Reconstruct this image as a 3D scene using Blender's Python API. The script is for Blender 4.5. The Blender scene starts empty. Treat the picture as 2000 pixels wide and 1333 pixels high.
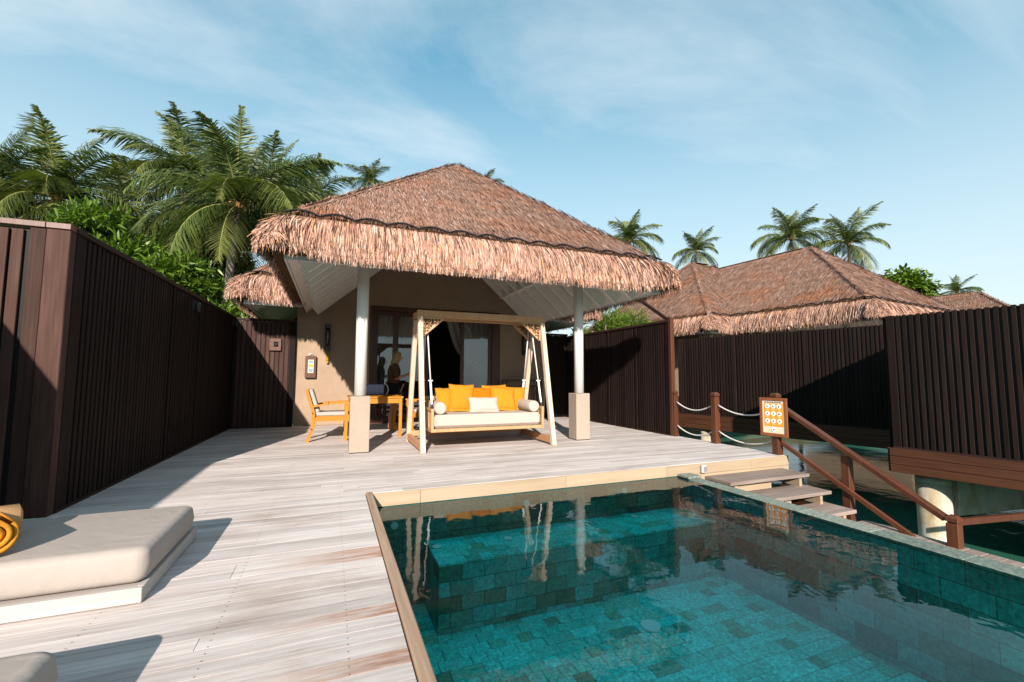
import bpy, bmesh, math, random
import numpy as np
from mathutils import Vector, Matrix
random.seed(7); rng = np.random.default_rng(7)
S = bpy.context.scene
COL = S.collection
PI = math.pi

# ------------------------------------------------------------------ camera
F, PITCH, YAW, ROLL, CH = 861.2, .0794, .3854, .0039, 1.15
cam = bpy.data.cameras.new('camera'); camo = bpy.data.objects.new('camera', cam); COL.objects.link(camo)
cam.sensor_width = 36; cam.sensor_fit = 'HORIZONTAL'; cam.lens = F/2000*36; cam.clip_start = .05; cam.clip_end = 6000
cy, sy, cp, sp = math.cos(YAW), math.sin(YAW), math.cos(PITCH), math.sin(PITCH)
fw = Vector((sy*cp, cy*cp, sp)); rt = Vector((cy, -sy, 0)); up = rt.cross(fw)
r2 = rt*math.cos(ROLL)+up*math.sin(ROLL); u2 = -rt*math.sin(ROLL)+up*math.cos(ROLL)
camo.matrix_world = Matrix(((r2.x, u2.x, -fw.x, 0), (r2.y, u2.y, -fw.y, 0), (r2.z, u2.z, -fw.z, CH), (0, 0, 0, 1)))
S.camera = camo

# ------------------------------------------------------------------ sky, sun, exposure
SUN_EL, SUN_AZ = math.radians(24.7), math.radians(18.2)      # light travels towards +Y, turned to +X
w = bpy.data.worlds.new('World'); S.world = w; w.use_nodes = True
nt = w.node_tree; nt.nodes.clear(); N = nt.nodes.new; LK = nt.links.new
def nd(tree, t, **k):
    n = tree.nodes.new(t)
    for a, b in k.items(): setattr(n, a, b)
    return n
out = N('ShaderNodeOutputWorld'); bg = N('ShaderNodeBackground')
sky = N('ShaderNodeTexSky'); sky.sky_type = 'NISHITA'; sky.sun_disc = False
sky.sun_elevation = SUN_EL; sky.sun_rotation = PI+SUN_AZ; sky.air_density = 1.0; sky.dust_density = .6; sky.ozone_density = 2.2; sky.altitude = 0
tc = N('ShaderNodeTexCoord'); sep = N('ShaderNodeSeparateXYZ'); LK(tc.outputs['Generated'], sep.inputs[0])
mx = N('ShaderNodeMath'); mx.operation = 'MAXIMUM'; mx.inputs[1].default_value = .0; LK(sep.outputs['Z'], mx.inputs[0])
ad = N('ShaderNodeMath'); ad.operation = 'ADD'; ad.inputs[1].default_value = .30; LK(mx.outputs[0], ad.inputs[0])
dv = N('ShaderNodeVectorMath'); dv.operation = 'DIVIDE'; LK(tc.outputs['Generated'], dv.inputs[0])
cmb = N('ShaderNodeCombineXYZ'); [LK(ad.outputs[0], cmb.inputs[i]) for i in range(3)]; LK(cmb.outputs[0], dv.inputs[1])
mp = N('ShaderNodeMapping'); mp.inputs['Rotation'].default_value = (0, 0, -.9); mp.inputs['Scale'].default_value = (.9, 2.2, 0); mp.inputs['Location'].default_value = (3.1, .6, 0)
LK(dv.outputs[0], mp.inputs[0])
n1 = N('ShaderNodeTexNoise'); n1.inputs['Scale'].default_value = .85; n1.inputs['Detail'].default_value = 8; n1.inputs['Roughness'].default_value = .58; n1.inputs['Distortion'].default_value = .5
LK(mp.outputs[0], n1.inputs['Vector'])
cr = N('ShaderNodeValToRGB'); cr.color_ramp.elements[0].position = .35; cr.color_ramp.elements[1].position = .74
cr.color_ramp.elements[0].color = (0, 0, 0, 1); cr.color_ramp.elements[1].color = (.80, .80, .80, 1)
LK(n1.outputs['Fac'], cr.inputs[0])
# thin milky veil towards the horizon, the same all round
hz = N('ShaderNodeMapRange'); hz.inputs['From Min'].default_value = 0; hz.inputs['From Max'].default_value = .60; hz.inputs['To Min'].default_value = .95; hz.inputs['To Max'].default_value = .05
LK(mx.outputs[0], hz.inputs['Value'])
fa = N('ShaderNodeMath'); fa.operation = 'MAXIMUM'; LK(cr.outputs[0], fa.inputs[0]); LK(hz.outputs[0], fa.inputs[1])
tint = N('ShaderNodeMix'); tint.data_type = 'RGBA'; tint.blend_type = 'MULTIPLY'; tint.inputs['Factor'].default_value = 1; tint.inputs['B'].default_value = (.64, 1.36, 1.44, 1)
gm = N('ShaderNodeGamma'); gm.inputs[1].default_value = .6; LK(sky.outputs[0], gm.inputs[0]); LK(gm.outputs[0], tint.inputs['A'])
mixc = N('ShaderNodeMix'); mixc.data_type = 'RGBA'; mixc.inputs['B'].default_value = (3.95, 4.3, 4.42, 1)
LK(fa.outputs[0], mixc.inputs['Factor']); LK(tint.outputs['Result'], mixc.inputs['A'])
LK(mixc.outputs['Result'], bg.inputs[0]); bg.inputs[1].default_value = .118; LK(bg.outputs[0], out.inputs[0])
sl = bpy.data.lights.new('sun', 'SUN'); sl.energy = 5.0; sl.angle = math.radians(.6); sl.color = (1, .90, .80)
so = bpy.data.objects.new('sun', sl); COL.objects.link(so)
sd = Vector((math.cos(SUN_EL)*math.sin(SUN_AZ), math.cos(SUN_EL)*math.cos(SUN_AZ), -math.sin(SUN_EL)))
so.rotation_euler = sd.to_track_quat('-Z', 'Y').to_euler(); so.location = (-8, -20, 14)
vs = S.view_settings; vs.view_transform = 'Standard'; vs.look = 'None'; vs.gamma = 1; vs.exposure = 1.0; vs.use_curve_mapping = False
S.cycles.max_bounces = 8; S.cycles.transparent_max_bounces = 16; S.cycles.caustics_reflective = False; S.cycles.caustics_refractive = False
S.cycles.use_denoising = True

# ------------------------------------------------------------------ materials
def mat(name):
    m = bpy.data.materials.new(name); m.use_nodes = True; t = m.node_tree
    return m, t, t.nodes['Principled BSDF']
def ramp(t, fac, stops):
    r = t.nodes.new('ShaderNodeValToRGB'); e = r.color_ramp.elements
    while len(e) < len(stops): e.new(.5)
    for i, (p, c) in enumerate(stops): e[i].position = p; e[i].color = (*c, 1)
    t.links.new(fac, r.inputs[0]); return r.outputs[0]
def noise(t, vec, scale, detail=4, rough=.55, dist=0):
    n = t.nodes.new('ShaderNodeTexNoise'); n.inputs['Scale'].default_value = scale; n.inputs['Detail'].default_value = detail
    n.inputs['Roughness'].default_value = rough; n.inputs['Distortion'].default_value = dist
    if vec: t.links.new(vec, n.inputs['Vector'])
    return n.outputs['Fac']
def mul(t, a, b, fac=1.0, mode='MULTIPLY'):
    m = t.nodes.new('ShaderNodeMix'); m.data_type = 'RGBA'; m.blend_type = mode
    for s, v in (('A', a), ('B', b), ('Factor', fac)):
        if hasattr(v, 'is_output'): t.links.new(v, m.inputs[s])
        else: m.inputs[s].default_value = v if s == 'Factor' else (*v, 1)
    return m.outputs['Result']
def math_(t, op, a, b=0.0):
    m = t.nodes.new('ShaderNodeMath'); m.operation = op
    for i, v in enumerate((a, b)):
        if hasattr(v, 'is_output'): t.links.new(v, m.inputs[i])
        else: m.inputs[i].default_value = v
    return m.outputs[0]
def coords(t, scale=(1, 1, 1), world=False, rnd=True):
    tc = t.nodes.new('ShaderNodeTexCoord'); mp = t.nodes.new('ShaderNodeMapping'); mp.inputs['Scale'].default_value = scale
    if world:
        g = t.nodes.new('ShaderNodeNewGeometry'); t.links.new(g.outputs['Position'], mp.inputs[0]); return mp.outputs[0], None
    t.links.new(tc.outputs['Object'], mp.inputs[0])
    oi = t.nodes.new('ShaderNodeObjectInfo')
    if rnd:
        c = t.nodes.new('ShaderNodeCombineXYZ'); q = math_(t, 'MULTIPLY', oi.outputs['Random'], 37.0)
        for i in range(3): t.links.new(q, c.inputs[i])
        t.links.new(c.outputs[0], mp.inputs['Location'])
    return mp.outputs[0], oi.outputs['Random']
def bump(t, b, h, dist=.01, strength=.5):
    n = t.nodes.new('ShaderNodeBump'); n.inputs['Distance'].default_value = dist; n.inputs['Strength'].default_value = strength
    t.links.new(h, n.inputs['Height']); t.links.new(n.outputs[0], b.inputs['Normal'])
def wood(name, stops, axis=0, fine=60, rough=.7, var=.35, spec=.25, bmp=.35):
    m, t, b = mat(name); sc = [fine, fine, fine]; sc[axis] = fine/22
    v, r = coords(t, tuple(sc)); g = noise(t, v, 1, 5, .6, .4)
    sc2 = [6, 6, 6]; sc2[axis] = .9; v2, _ = coords(t, tuple(sc2)); g2 = noise(t, v2, 1, 3)
    f = math_(t, 'ADD', math_(t, 'MULTIPLY', g, .6), math_(t, 'MULTIPLY', g2, .4))
    c = ramp(t, f, stops)
    lo = ramp(t, r, [(0, (1-var, 1-var, 1-var)), (.5, (1, 1, 1)), (1, (1+var*.35, 1+var*.3, 1+var*.28))])
    t.links.new(mul(t, c, lo), b.inputs['Base Color']); b.inputs['Roughness'].default_value = rough; b.inputs['Specular IOR Level'].default_value = spec
    bump(t, b, g, .004, bmp); return m
def plain(name, col, rough=.6, spec=.3, nz=.12, nscale=30, metal=0, bmp=.0, wr=0):
    m, t, b = mat(name); v, r = coords(t); n = noise(t, v, nscale, 5, .6); n2 = noise(t, v, nscale/12, 3)
    f = math_(t, 'ADD', math_(t, 'MULTIPLY', n, .5), math_(t, 'MULTIPLY', n2, .5))
    c = ramp(t, f, [(.3, tuple(x*(1-nz) for x in col)), (.7, tuple(min(1, x*(1+nz*.6)) for x in col))])
    t.links.new(c, b.inputs['Base Color']); b.inputs['Roughness'].default_value = rough; b.inputs['Specular IOR Level'].default_value = spec; b.inputs['Metallic'].default_value = metal
    if bmp: bump(t, b, n, .003, bmp)
    if wr:
        q = t.nodes.new('ShaderNodeBump'); q.inputs['Distance'].default_value = wr; q.inputs['Strength'].default_value = 1
        v2, _ = coords(t, (1, 1, 1)); t.links.new(noise(t, v2, 6, 3, .45, 1.4), q.inputs['Height'])
        o_ = b.inputs['Normal'].links; 
        if o_: t.links.new(q.outputs[0], o_[0].from_node.inputs['Normal'])
        else: t.links.new(q.outputs[0], b.inputs['Normal'])
    return m
M = {}
M['deck'] = wood('weathered_decking', [(.25, (.21, .17, .155)), (.42, (.355, .315, .30)), (.56, (.43, .395, .38)), (.75, (.52, .49, .48))], 0, 40, .75, .20, .2, .6)
def deck_wear(m, stain):
    t = m.node_tree; b = t.nodes['Principled BSDF']; c = b.inputs['Base Color'].links[0].from_socket
    v, _ = coords(t, (.7, 1.6, 1), True); n = noise(t, v, 1.3, 6, .65, .3)
    c = mul(t, c, ramp(t, n, [(.28, (.92, .84, .79)), (.45, (1.16, 1.14, 1.13)), (.6, (1.26, 1.25, 1.25)), (.75, (1.36, 1.36, 1.36))]))
    v2, _ = coords(t, (2.5, 22, 1), True); n2 = noise(t, v2, 1.6, 4, .6)
    c = mul(t, c, ramp(t, n2, [(.62, (1, 1, 1)), (.74, (.88, .79, .72))]))
    if stain:
        tc = t.nodes.new('ShaderNodeTexCoord'); sx = t.nodes.new('ShaderNodeSeparateXYZ'); t.links.new(tc.outputs['Object'], sx.inputs[0])
        mr = t.nodes.new('ShaderNodeMapRange'); mr.inputs['From Min'].default_value = -.30; mr.inputs['From Max'].default_value = .46; t.links.new(sx.outputs['X'], mr.inputs['Value'])
        v3, r3 = coords(t, (5, 40, 5)); f = math_(t, 'MULTIPLY', mr.outputs[0], ramp(t, noise(t, v3, 1, 4, .6), [(.3, (.15, .15, .15)), (.6, (1, 1, 1))]))
        c = mul(t, c, (.62, .32, .17), f)
    t.links.new(c, b.inputs['Base Color'])
deck_wear(M['deck'], 0)
M['deck_stain'] = wood('rust_stained_decking', [(.25, (.21, .17, .155)), (.42, (.355, .315, .30)), (.56, (.43, .395, .38)), (.75, (.52, .49, .48))], 0, 34, .75, .2)
deck_wear(M['deck_stain'], 1)
M['tread'] = wood('weathered_tread', [(.25, (.12, .085, .07)), (.5, (.24, .185, .16)), (.75, (.36, .30, .27))], 0, 36, .75, .25)
M['coping'] = wood('coping_timber', [(.25, (.22, .13, .08)), (.6, (.40, .28, .20)), (.8, (.46, .35, .28))], 1, 30, .65, .1)
M['fascia'] = wood('pale_fascia', [(.2, (.25, .175, .11)), (.5, (.33, .25, .17)), (.8, (.39, .31, .23))], 0, 14, .65, .12)
M['dark'] = wood('dark_stained_timber', [(.25, (.0065, .0038, .0032)), (.55, (.0145, .0078, .0062)), (.8, (.031, .0165, .013))], 2, 40, .7, .35, .12)  # dark stain pushed darker: shade of the long fences put into the colour
M['panel'] = wood('sunlit_weathered_board', [(.25, (.026, .0115, .009)), (.5, (.056, .027, .021)), (.72, (.088, .048, .039)), (.85, (.14, .088, .072))], 2, 40, .65, .3, .12)  # lighter, weathered copy of the fence timber, sunlight put into its colour
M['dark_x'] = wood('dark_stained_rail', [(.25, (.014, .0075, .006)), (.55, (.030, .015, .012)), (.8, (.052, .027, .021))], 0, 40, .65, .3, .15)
M['redwood'] = wood('red_brown_timber', [(.2, (.038, .011, .005)), (.5, (.075, .023, .010)), (.8, (.115, .040, .017))], 2, 26, .42, .2, .45)
M['signwood'] = wood('sign_frame', [(.2, (.12, .035, .012)), (.5, (.20, .065, .022)), (.8, (.27, .10, .036))], 2, 26, .5, .1, .3)
M['skirt'] = wood('skirt_boards', [(.2, (.030, .010, .005)), (.5, (.062, .022, .010)), (.8, (.095, .036, .017))], 0, 26, .5, .2, .4)
M['frame'] = wood('mahogany_frame', [(.2, (.022, .007, .004)), (.5, (.055, .017, .009)), (.8, (.085, .027, .014))], 2, 26, .4, .2, .4)
M['teak'] = wood('golden_teak', [(.2, (.30, .105, .006)), (.5, (.40, .15, .009)), (.8, (.46, .19, .015))], 0, 30, .5, .12, .35)
M['swing'] = wood('pale_swing_timber', [(.2, (.34, .165, .07)), (.5, (.43, .24, .125)), (.8, (.48, .31, .19))], 2, 24, .6, .10, .25)  # beam tan: warm bounce light in the shade is put into the colour
M['swing_sunlit'] = wood('sunlit_swing_leg', [(.2, (.42, .30, .21)), (.5, (.52, .40, .30)), (.8, (.56, .45, .36))], 2, 24, .6, .08, .25)  # leg copy of the swing timber, sunlit whiteness put into its colour
M['fret'] = wood('carved_fret', [(.2, (.035, .016, .008)), (.5, (.055, .027, .013)), (.8, (.08, .04, .02))], 2, 24, .6, .1)
M['platform'] = wood('whitewashed_platform', [(.2, (.30, .26, .24)), (.5, (.40, .36, .34)), (.8, (.46, .425, .405))], 0, 30, .7, .1)
M['wall'] = plain('tan_render', (.30, .218, .155), .9, .1, .17, 40, 0, .2)
M['plinth'] = plain('plinth_render', (.31, .25, .203), .85, .15, .14, 26)
M['white'] = plain('white_paint', (.60, .585, .565), .45, .4, .04, 20)
M['ceil'] = plain('ceiling_white', (.62, .585, .53), .6, .3, .06, 12)
M['rafter'] = plain('rafter_white', (.74, .71, .67), .55, .3, .05, 12)
M['concrete'] = plain('marine_concrete', (.42, .40, .35), .85, .2, .3, 5, 0, .3)
t = M['concrete'].node_tree; b = t.nodes['Principled BSDF']; c = b.inputs['Base Color'].links[0].from_socket
v, _ = coords(t, (1, 1, .6)); c = mul(t, c, ramp(t, noise(t, v, 3.2, 6, .65, .4), [(.40, (1, 1, 1)), (.60, (.80, .66, .45)), (.72, (.45, .33, .20))])); t.links.new(c, b.inputs['Base Color'])
M['cushion'] = plain('beige_canvas', (.335, .29, .26), .9, .1, .06, 160, 0, .12, wr=.005)
M['cream'] = plain('cream_canvas', (.395, .33, .285), .9, .1, .05, 160, 0, .12, wr=.007)
M['seatpad'] = plain('stone_canvas', (.36, .31, .285), .9, .1, .06, 160, 0, .12, wr=.014)
M['yellow'] = plain('amber_linen', (.43, .17, .012), .9, .1, .08, 160, 0, .15, wr=.014)
M['orange'] = plain('orange_linen', (.42, .115, .003), .9, .1, .08, 160, 0, .15, wr=.014)
M['towel'] = plain('orange_terry', (.48, .20, .022), 1, .05, .12, 120, 0, .5)
M['towel_pale'] = plain('peach_terry', (.48, .27, .13), 1, .05, .12, 120, 0, .5)
M['rope'] = plain('white_rope', (.55, .53, .51), .8, .1, .1, 120, 0, .3)
M['metal'] = plain('bronze_metal', (.035, .030, .028), .45, .5, .2, 30, .4)
M['steel'] = plain('grey_steel', (.45, .45, .45), .35, .5, .1, 30, .7)
M['greybox'] = plain('grey_plastic', (.36, .34, .33), .5, .4, .08, 30)
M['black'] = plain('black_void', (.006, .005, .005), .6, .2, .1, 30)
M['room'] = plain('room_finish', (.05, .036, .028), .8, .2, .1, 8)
M['ivory'] = plain('pool_fitting_white', (.82, .83, .82), .4, .4, .03, 30)
M['paper'] = plain('sign_paper', (.66, .54, .40), .5, .3, .03, 30)
M['signo'] = plain('sign_orange', (.74, .27, .012), .5, .3, .05, 30)
M['ink'] = plain('ink_grey', (.09, .08, .10), .6, .2, .05, 30)
M['sky_blue'] = plain('print_blue', (.16, .25, .33), .5, .3, .05, 30)
M['tag'] = plain('yellow_plastic', (.40, .25, .015), .4, .4, .05, 30)
M['navy'] = plain('navy_fabric', (.010, .014, .028), .8, .2, .2, 60)
M['skin'] = plain('skin', (.42, .20, .125), .55, .35, .06, 40)
M['hair'] = plain('blond_hair', (.33, .215, .10), .6, .3, .35, 90)
M['blouse'] = plain('brown_print_blouse', (.085, .045, .025), .9, .1, .8, 22)
M['shorts'] = plain('black_shorts', (.012, .011, .012), .9, .1, .2, 40)
M['soil'] = plain('island_ground', (.10, .09, .05), .95, .05, .4, 1.2, 0, .3)
M['cord'] = plain('binding_cord', (.012, .010, .012), .7, .2, .1, 40)
M['straw_dark'] = plain('thatch_body', (.105, .055, .030), .95, .05, .5, 18, 0, .6)

def thatch(name, stops, patch):
    m, t, b = mat(name)
    a = t.nodes.new('ShaderNodeAttribute'); a.attribute_name = 'rnd'
    v, _ = coords(t, (.8, .8, 1.2), rnd=False); p = noise(t, v, 1.1, 4, .6)
    c = ramp(t, a.outputs['Fac'], stops)
    pc = ramp(t, p, [(.32, patch[0]), (.5, (1, 1, 1)), (.68, patch[1])])
    t.links.new(mul(t, c, pc), b.inputs['Base Color']); b.inputs['Roughness'].default_value = .75; b.inputs['Specular IOR Level'].default_value = .25
    return m
M['thatch'] = thatch('roof_thatch', [(0, (.080, .038, .024)), (.3, (.178, .092, .061)), (.6, (.255, .145, .103)), (.85, (.335, .21, .165)), (1, (.42, .325, .295))], ((1.12, .86, .66), (.95, .98, 1.04)))
M['fringe'] = thatch('eave_thatch', [(0, (.06, .026, .017)), (.2, (.21, .105, .068)), (.5, (.41, .235, .175)), (.8, (.53, .345, .275)), (.93, (.58, .42, .35)), (1, (.46, .22, .06))], ((1.0, .9, .8), (1.0, 1.0, 1.0)))

def leafmat(name, stops, trans=.25, rough=.45):
    m, t, b = mat(name)
    a = t.nodes.new('ShaderNodeAttribute'); a.attribute_name = 'rnd'
    oi = t.nodes.new('ShaderNodeObjectInfo')
    f = math_(t, 'ADD', math_(t, 'MULTIPLY', a.outputs['Fac'], .75), math_(t, 'MULTIPLY', oi.outputs['Random'], .25))
    c = ramp(t, f, stops)
    t.links.new(c, b.inputs['Base Color']); b.inputs['Roughness'].default_value = rough; b.inputs['Specular IOR Level'].default_value = .4
    tr = t.nodes.new('ShaderNodeBsdfTranslucent'); t.links.new(mul(t, c, (1.1, 1.25, .5)), tr.inputs[0])
    mx = t.nodes.new('ShaderNodeMixShader'); mx.inputs[0].default_value = trans
    t.links.new(b.outputs[0], mx.inputs[1]); t.links.new(tr.outputs[0], mx.inputs[2]); t.links.new(mx.outputs[0], t.nodes['Material Output'].inputs[0])
    return m
M['frond'] = leafmat('palm_frond', [(0, (.022, .042, .010)), (.36, (.058, .094, .020)), (.70, (.145, .170, .045)), (1, (.33, .305, .12))], .22)
M['deadfrond'] = leafmat('dry_frond', [(0, (.20, .10, .04)), (1, (.36, .21, .10))], .2)
M['rachis'] = plain('frond_rib', (.26, .24, .09), .5, .3, .15, 20)
M['trunk'] = wood('palm_trunk', [(.2, (.10, .085, .065)), (.6, (.22, .185, .15)), (.8, (.28, .24, .20))], 2, 8, .9, .2, .1, .8)
M['hub'] = plain('palm_heart_fibre', (.30, .17, .07), .9, .1, .5, 14)
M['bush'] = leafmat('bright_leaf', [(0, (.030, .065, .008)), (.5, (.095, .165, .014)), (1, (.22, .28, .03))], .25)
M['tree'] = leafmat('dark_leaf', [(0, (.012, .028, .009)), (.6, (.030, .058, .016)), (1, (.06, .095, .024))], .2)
M['nut'] = plain('coconut_husk', (.16, .15, .04), .5, .3, .2, 10)
M['twig'] = plain('branch_bark', (.16, .12, .085), .9, .1, .3, 14)

def tilemat(name, stops, rough=.5):
    m, t, b = mat(name); a = t.nodes.new('ShaderNodeAttribute'); a.attribute_name = 'rnd'
    v, r = coords(t, (1, 1, 1)); f = math_(t, 'FRACT', math_(t, 'ADD', a.outputs['Fac'], math_(t, 'MULTIPLY', r, 7.31)))
    c = ramp(t, f, stops); n = noise(t, v, 34, 6, .75)
    c2 = mul(t, c, ramp(t, n, [(.3, (.35, .45, .48)), (.5, (1, 1, 1)), (.68, (2.0, 1.7, 1.6))]))
    t.links.new(c2, b.inputs['Base Color']); b.inputs['Roughness'].default_value = rough; bump(t, b, n, .004, .4)
    return m
M['tile'] = tilemat('green_stone_tile', [(0, (.07, .32, .27)), (.05, (.11, .40, .29)), (.16, (.05, .54, .47)), (.5, (.05, .65, .58)), (.82, (.06, .72, .69)), (.95, (.06, .52, .46)), (1, (.09, .26, .18))])
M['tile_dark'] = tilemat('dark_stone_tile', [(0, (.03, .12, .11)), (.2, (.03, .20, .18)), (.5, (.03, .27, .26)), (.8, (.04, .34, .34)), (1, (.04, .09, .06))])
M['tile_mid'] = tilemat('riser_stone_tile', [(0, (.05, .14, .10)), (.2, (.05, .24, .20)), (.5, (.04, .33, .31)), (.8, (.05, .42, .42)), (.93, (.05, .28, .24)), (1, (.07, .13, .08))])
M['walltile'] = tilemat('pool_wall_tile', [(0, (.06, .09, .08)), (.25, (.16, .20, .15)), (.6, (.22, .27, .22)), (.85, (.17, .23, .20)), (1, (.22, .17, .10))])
M['grout'] = plain('pool_grout', (.05, .26, .24), .9, .1, .2, 20)
M['edge'] = tilemat('coping_stone', [(0, (.12, .15, .125)), (.5, (.17, .21, .175)), (1, (.22, .24, .20))], .45)

def water(name, tintc, ior_boost, scale, h):
    m, t, b = mat(name); t.nodes.remove(b)
    fr = t.nodes.new('ShaderNodeFresnel'); fr.inputs[0].default_value = ior_boost
    tp = t.nodes.new('ShaderNodeBsdfTransparent'); tp.inputs[0].default_value = (*tintc, 1)
    gl = t.nodes.new('ShaderNodeBsdfGlossy'); gl.inputs['Roughness'].default_value = .015; gl.inputs[0].default_value = (1, 1, 1, 1)
    mx = t.nodes.new('ShaderNodeMixShader'); t.links.new(tp.outputs[0], mx.inputs[1]); t.links.new(gl.outputs[0], mx.inputs[2])
    v, _ = coords(t, (1, 1.0, 1), True); a = noise(t, v, scale, 3, .5, .6); a2 = noise(t, v, scale*4.2, 2, .5)
    f = math_(t, 'ADD', a, math_(t, 'MULTIPLY', a2, .16))
    bp = t.nodes.new('ShaderNodeBump'); bp.inputs['Distance'].default_value = h; bp.inputs['Strength'].default_value = 1; t.links.new(f, bp.inputs['Height'])
    t.links.new(bp.outputs[0], gl.inputs['Normal']); t.links.new(bp.outputs[0], fr.inputs['Normal'])
    t.links.new(fr.outputs[0], mx.inputs[0]); t.links.new(mx.outputs[0], t.nodes['Material Output'].inputs[0]); return m
M['water'] = water('pool_water', (.52, .96, .955), 1.28, 2.0, .0034)
m, t, b = mat('lagoon_water'); M['sea'] = m
v, _ = coords(t, (1, 1, 1), True); nf = noise(t, v, 1.4, 5, .6, .5); c = ramp(t, noise(t, v, .05, 3), [(.3, (.018, .085, .058)), (.7, (.030, .125, .085))])
t.links.new(c, b.inputs['Base Color']); b.inputs['Roughness'].default_value = .04; b.inputs['IOR'].default_value = 1.18; bump(t, b, nf, .025, .4)
def glass(name, tintc, refl, rough=0):
    m, t, b = mat(name); t.nodes.remove(b)
    fr = t.nodes.new('ShaderNodeFresnel'); fr.inputs[0].default_value = 1.5
    tp = t.nodes.new('ShaderNodeBsdfTransparent'); tp.inputs[0].default_value = (*tintc, 1)
    gl = t.nodes.new('ShaderNodeBsdfGlossy'); gl.inputs['Roughness'].default_value = rough
    mx = t.nodes.new('ShaderNodeMixShader'); t.links.new(math_(t, 'MULTIPLY', fr.outputs[0], refl), mx.inputs[0])
    t.links.new(tp.outputs[0], mx.inputs[1]); t.links.new(gl.outputs[0], mx.inputs[2]); t.links.new(mx.outputs[0], t.nodes['Material Output'].inputs[0]); return m
M['glass'] = glass('door_glass', (.80, .84, .84), 2.2)
m, t, b = mat('sheer_curtain'); M['curtain'] = m
b.inputs['Base Color'].default_value = (.42, .39, .35, 1); b.inputs['Roughness'].default_value = .9
tr = t.nodes.new('ShaderNodeBsdfTransparent'); mx = t.nodes.new('ShaderNodeMixShader'); mx.inputs[0].default_value = .35
t.links.new(b.outputs[0], mx.inputs[1]); t.links.new(tr.outputs[0], mx.inputs[2]); t.links.new(mx.outputs[0], t.nodes['Material Output'].inputs[0])

# ------------------------------------------------------------------ helpers
def tag(o, label=None, cat=None, group=None, kind=None):
    for k, v in (('label', label), ('category', cat), ('group', group), ('kind', kind)):
        if v: o[k] = v
    return o
def link(name, me, parent=None, loc=(0, 0, 0), rotz=0):
    o = bpy.data.objects.new(name, me); COL.objects.link(o); o.location = loc; o.rotation_euler = (0, 0, rotz)
    if parent: o.parent = parent
    return o
def empty(name, loc=(0, 0, 0), rotz=0): return link(name, None, None, loc, rotz)
def thing(name, label, cat, loc=(0, 0, 0), rotz=0, group=None): return tag(empty(name, loc, rotz), label, cat, group)
def copy_tree(o, parent=None):
    c = o.copy(); COL.objects.link(c); c.parent = parent
    for ch in list(o.children): copy_tree(ch, c)
    return c

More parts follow.
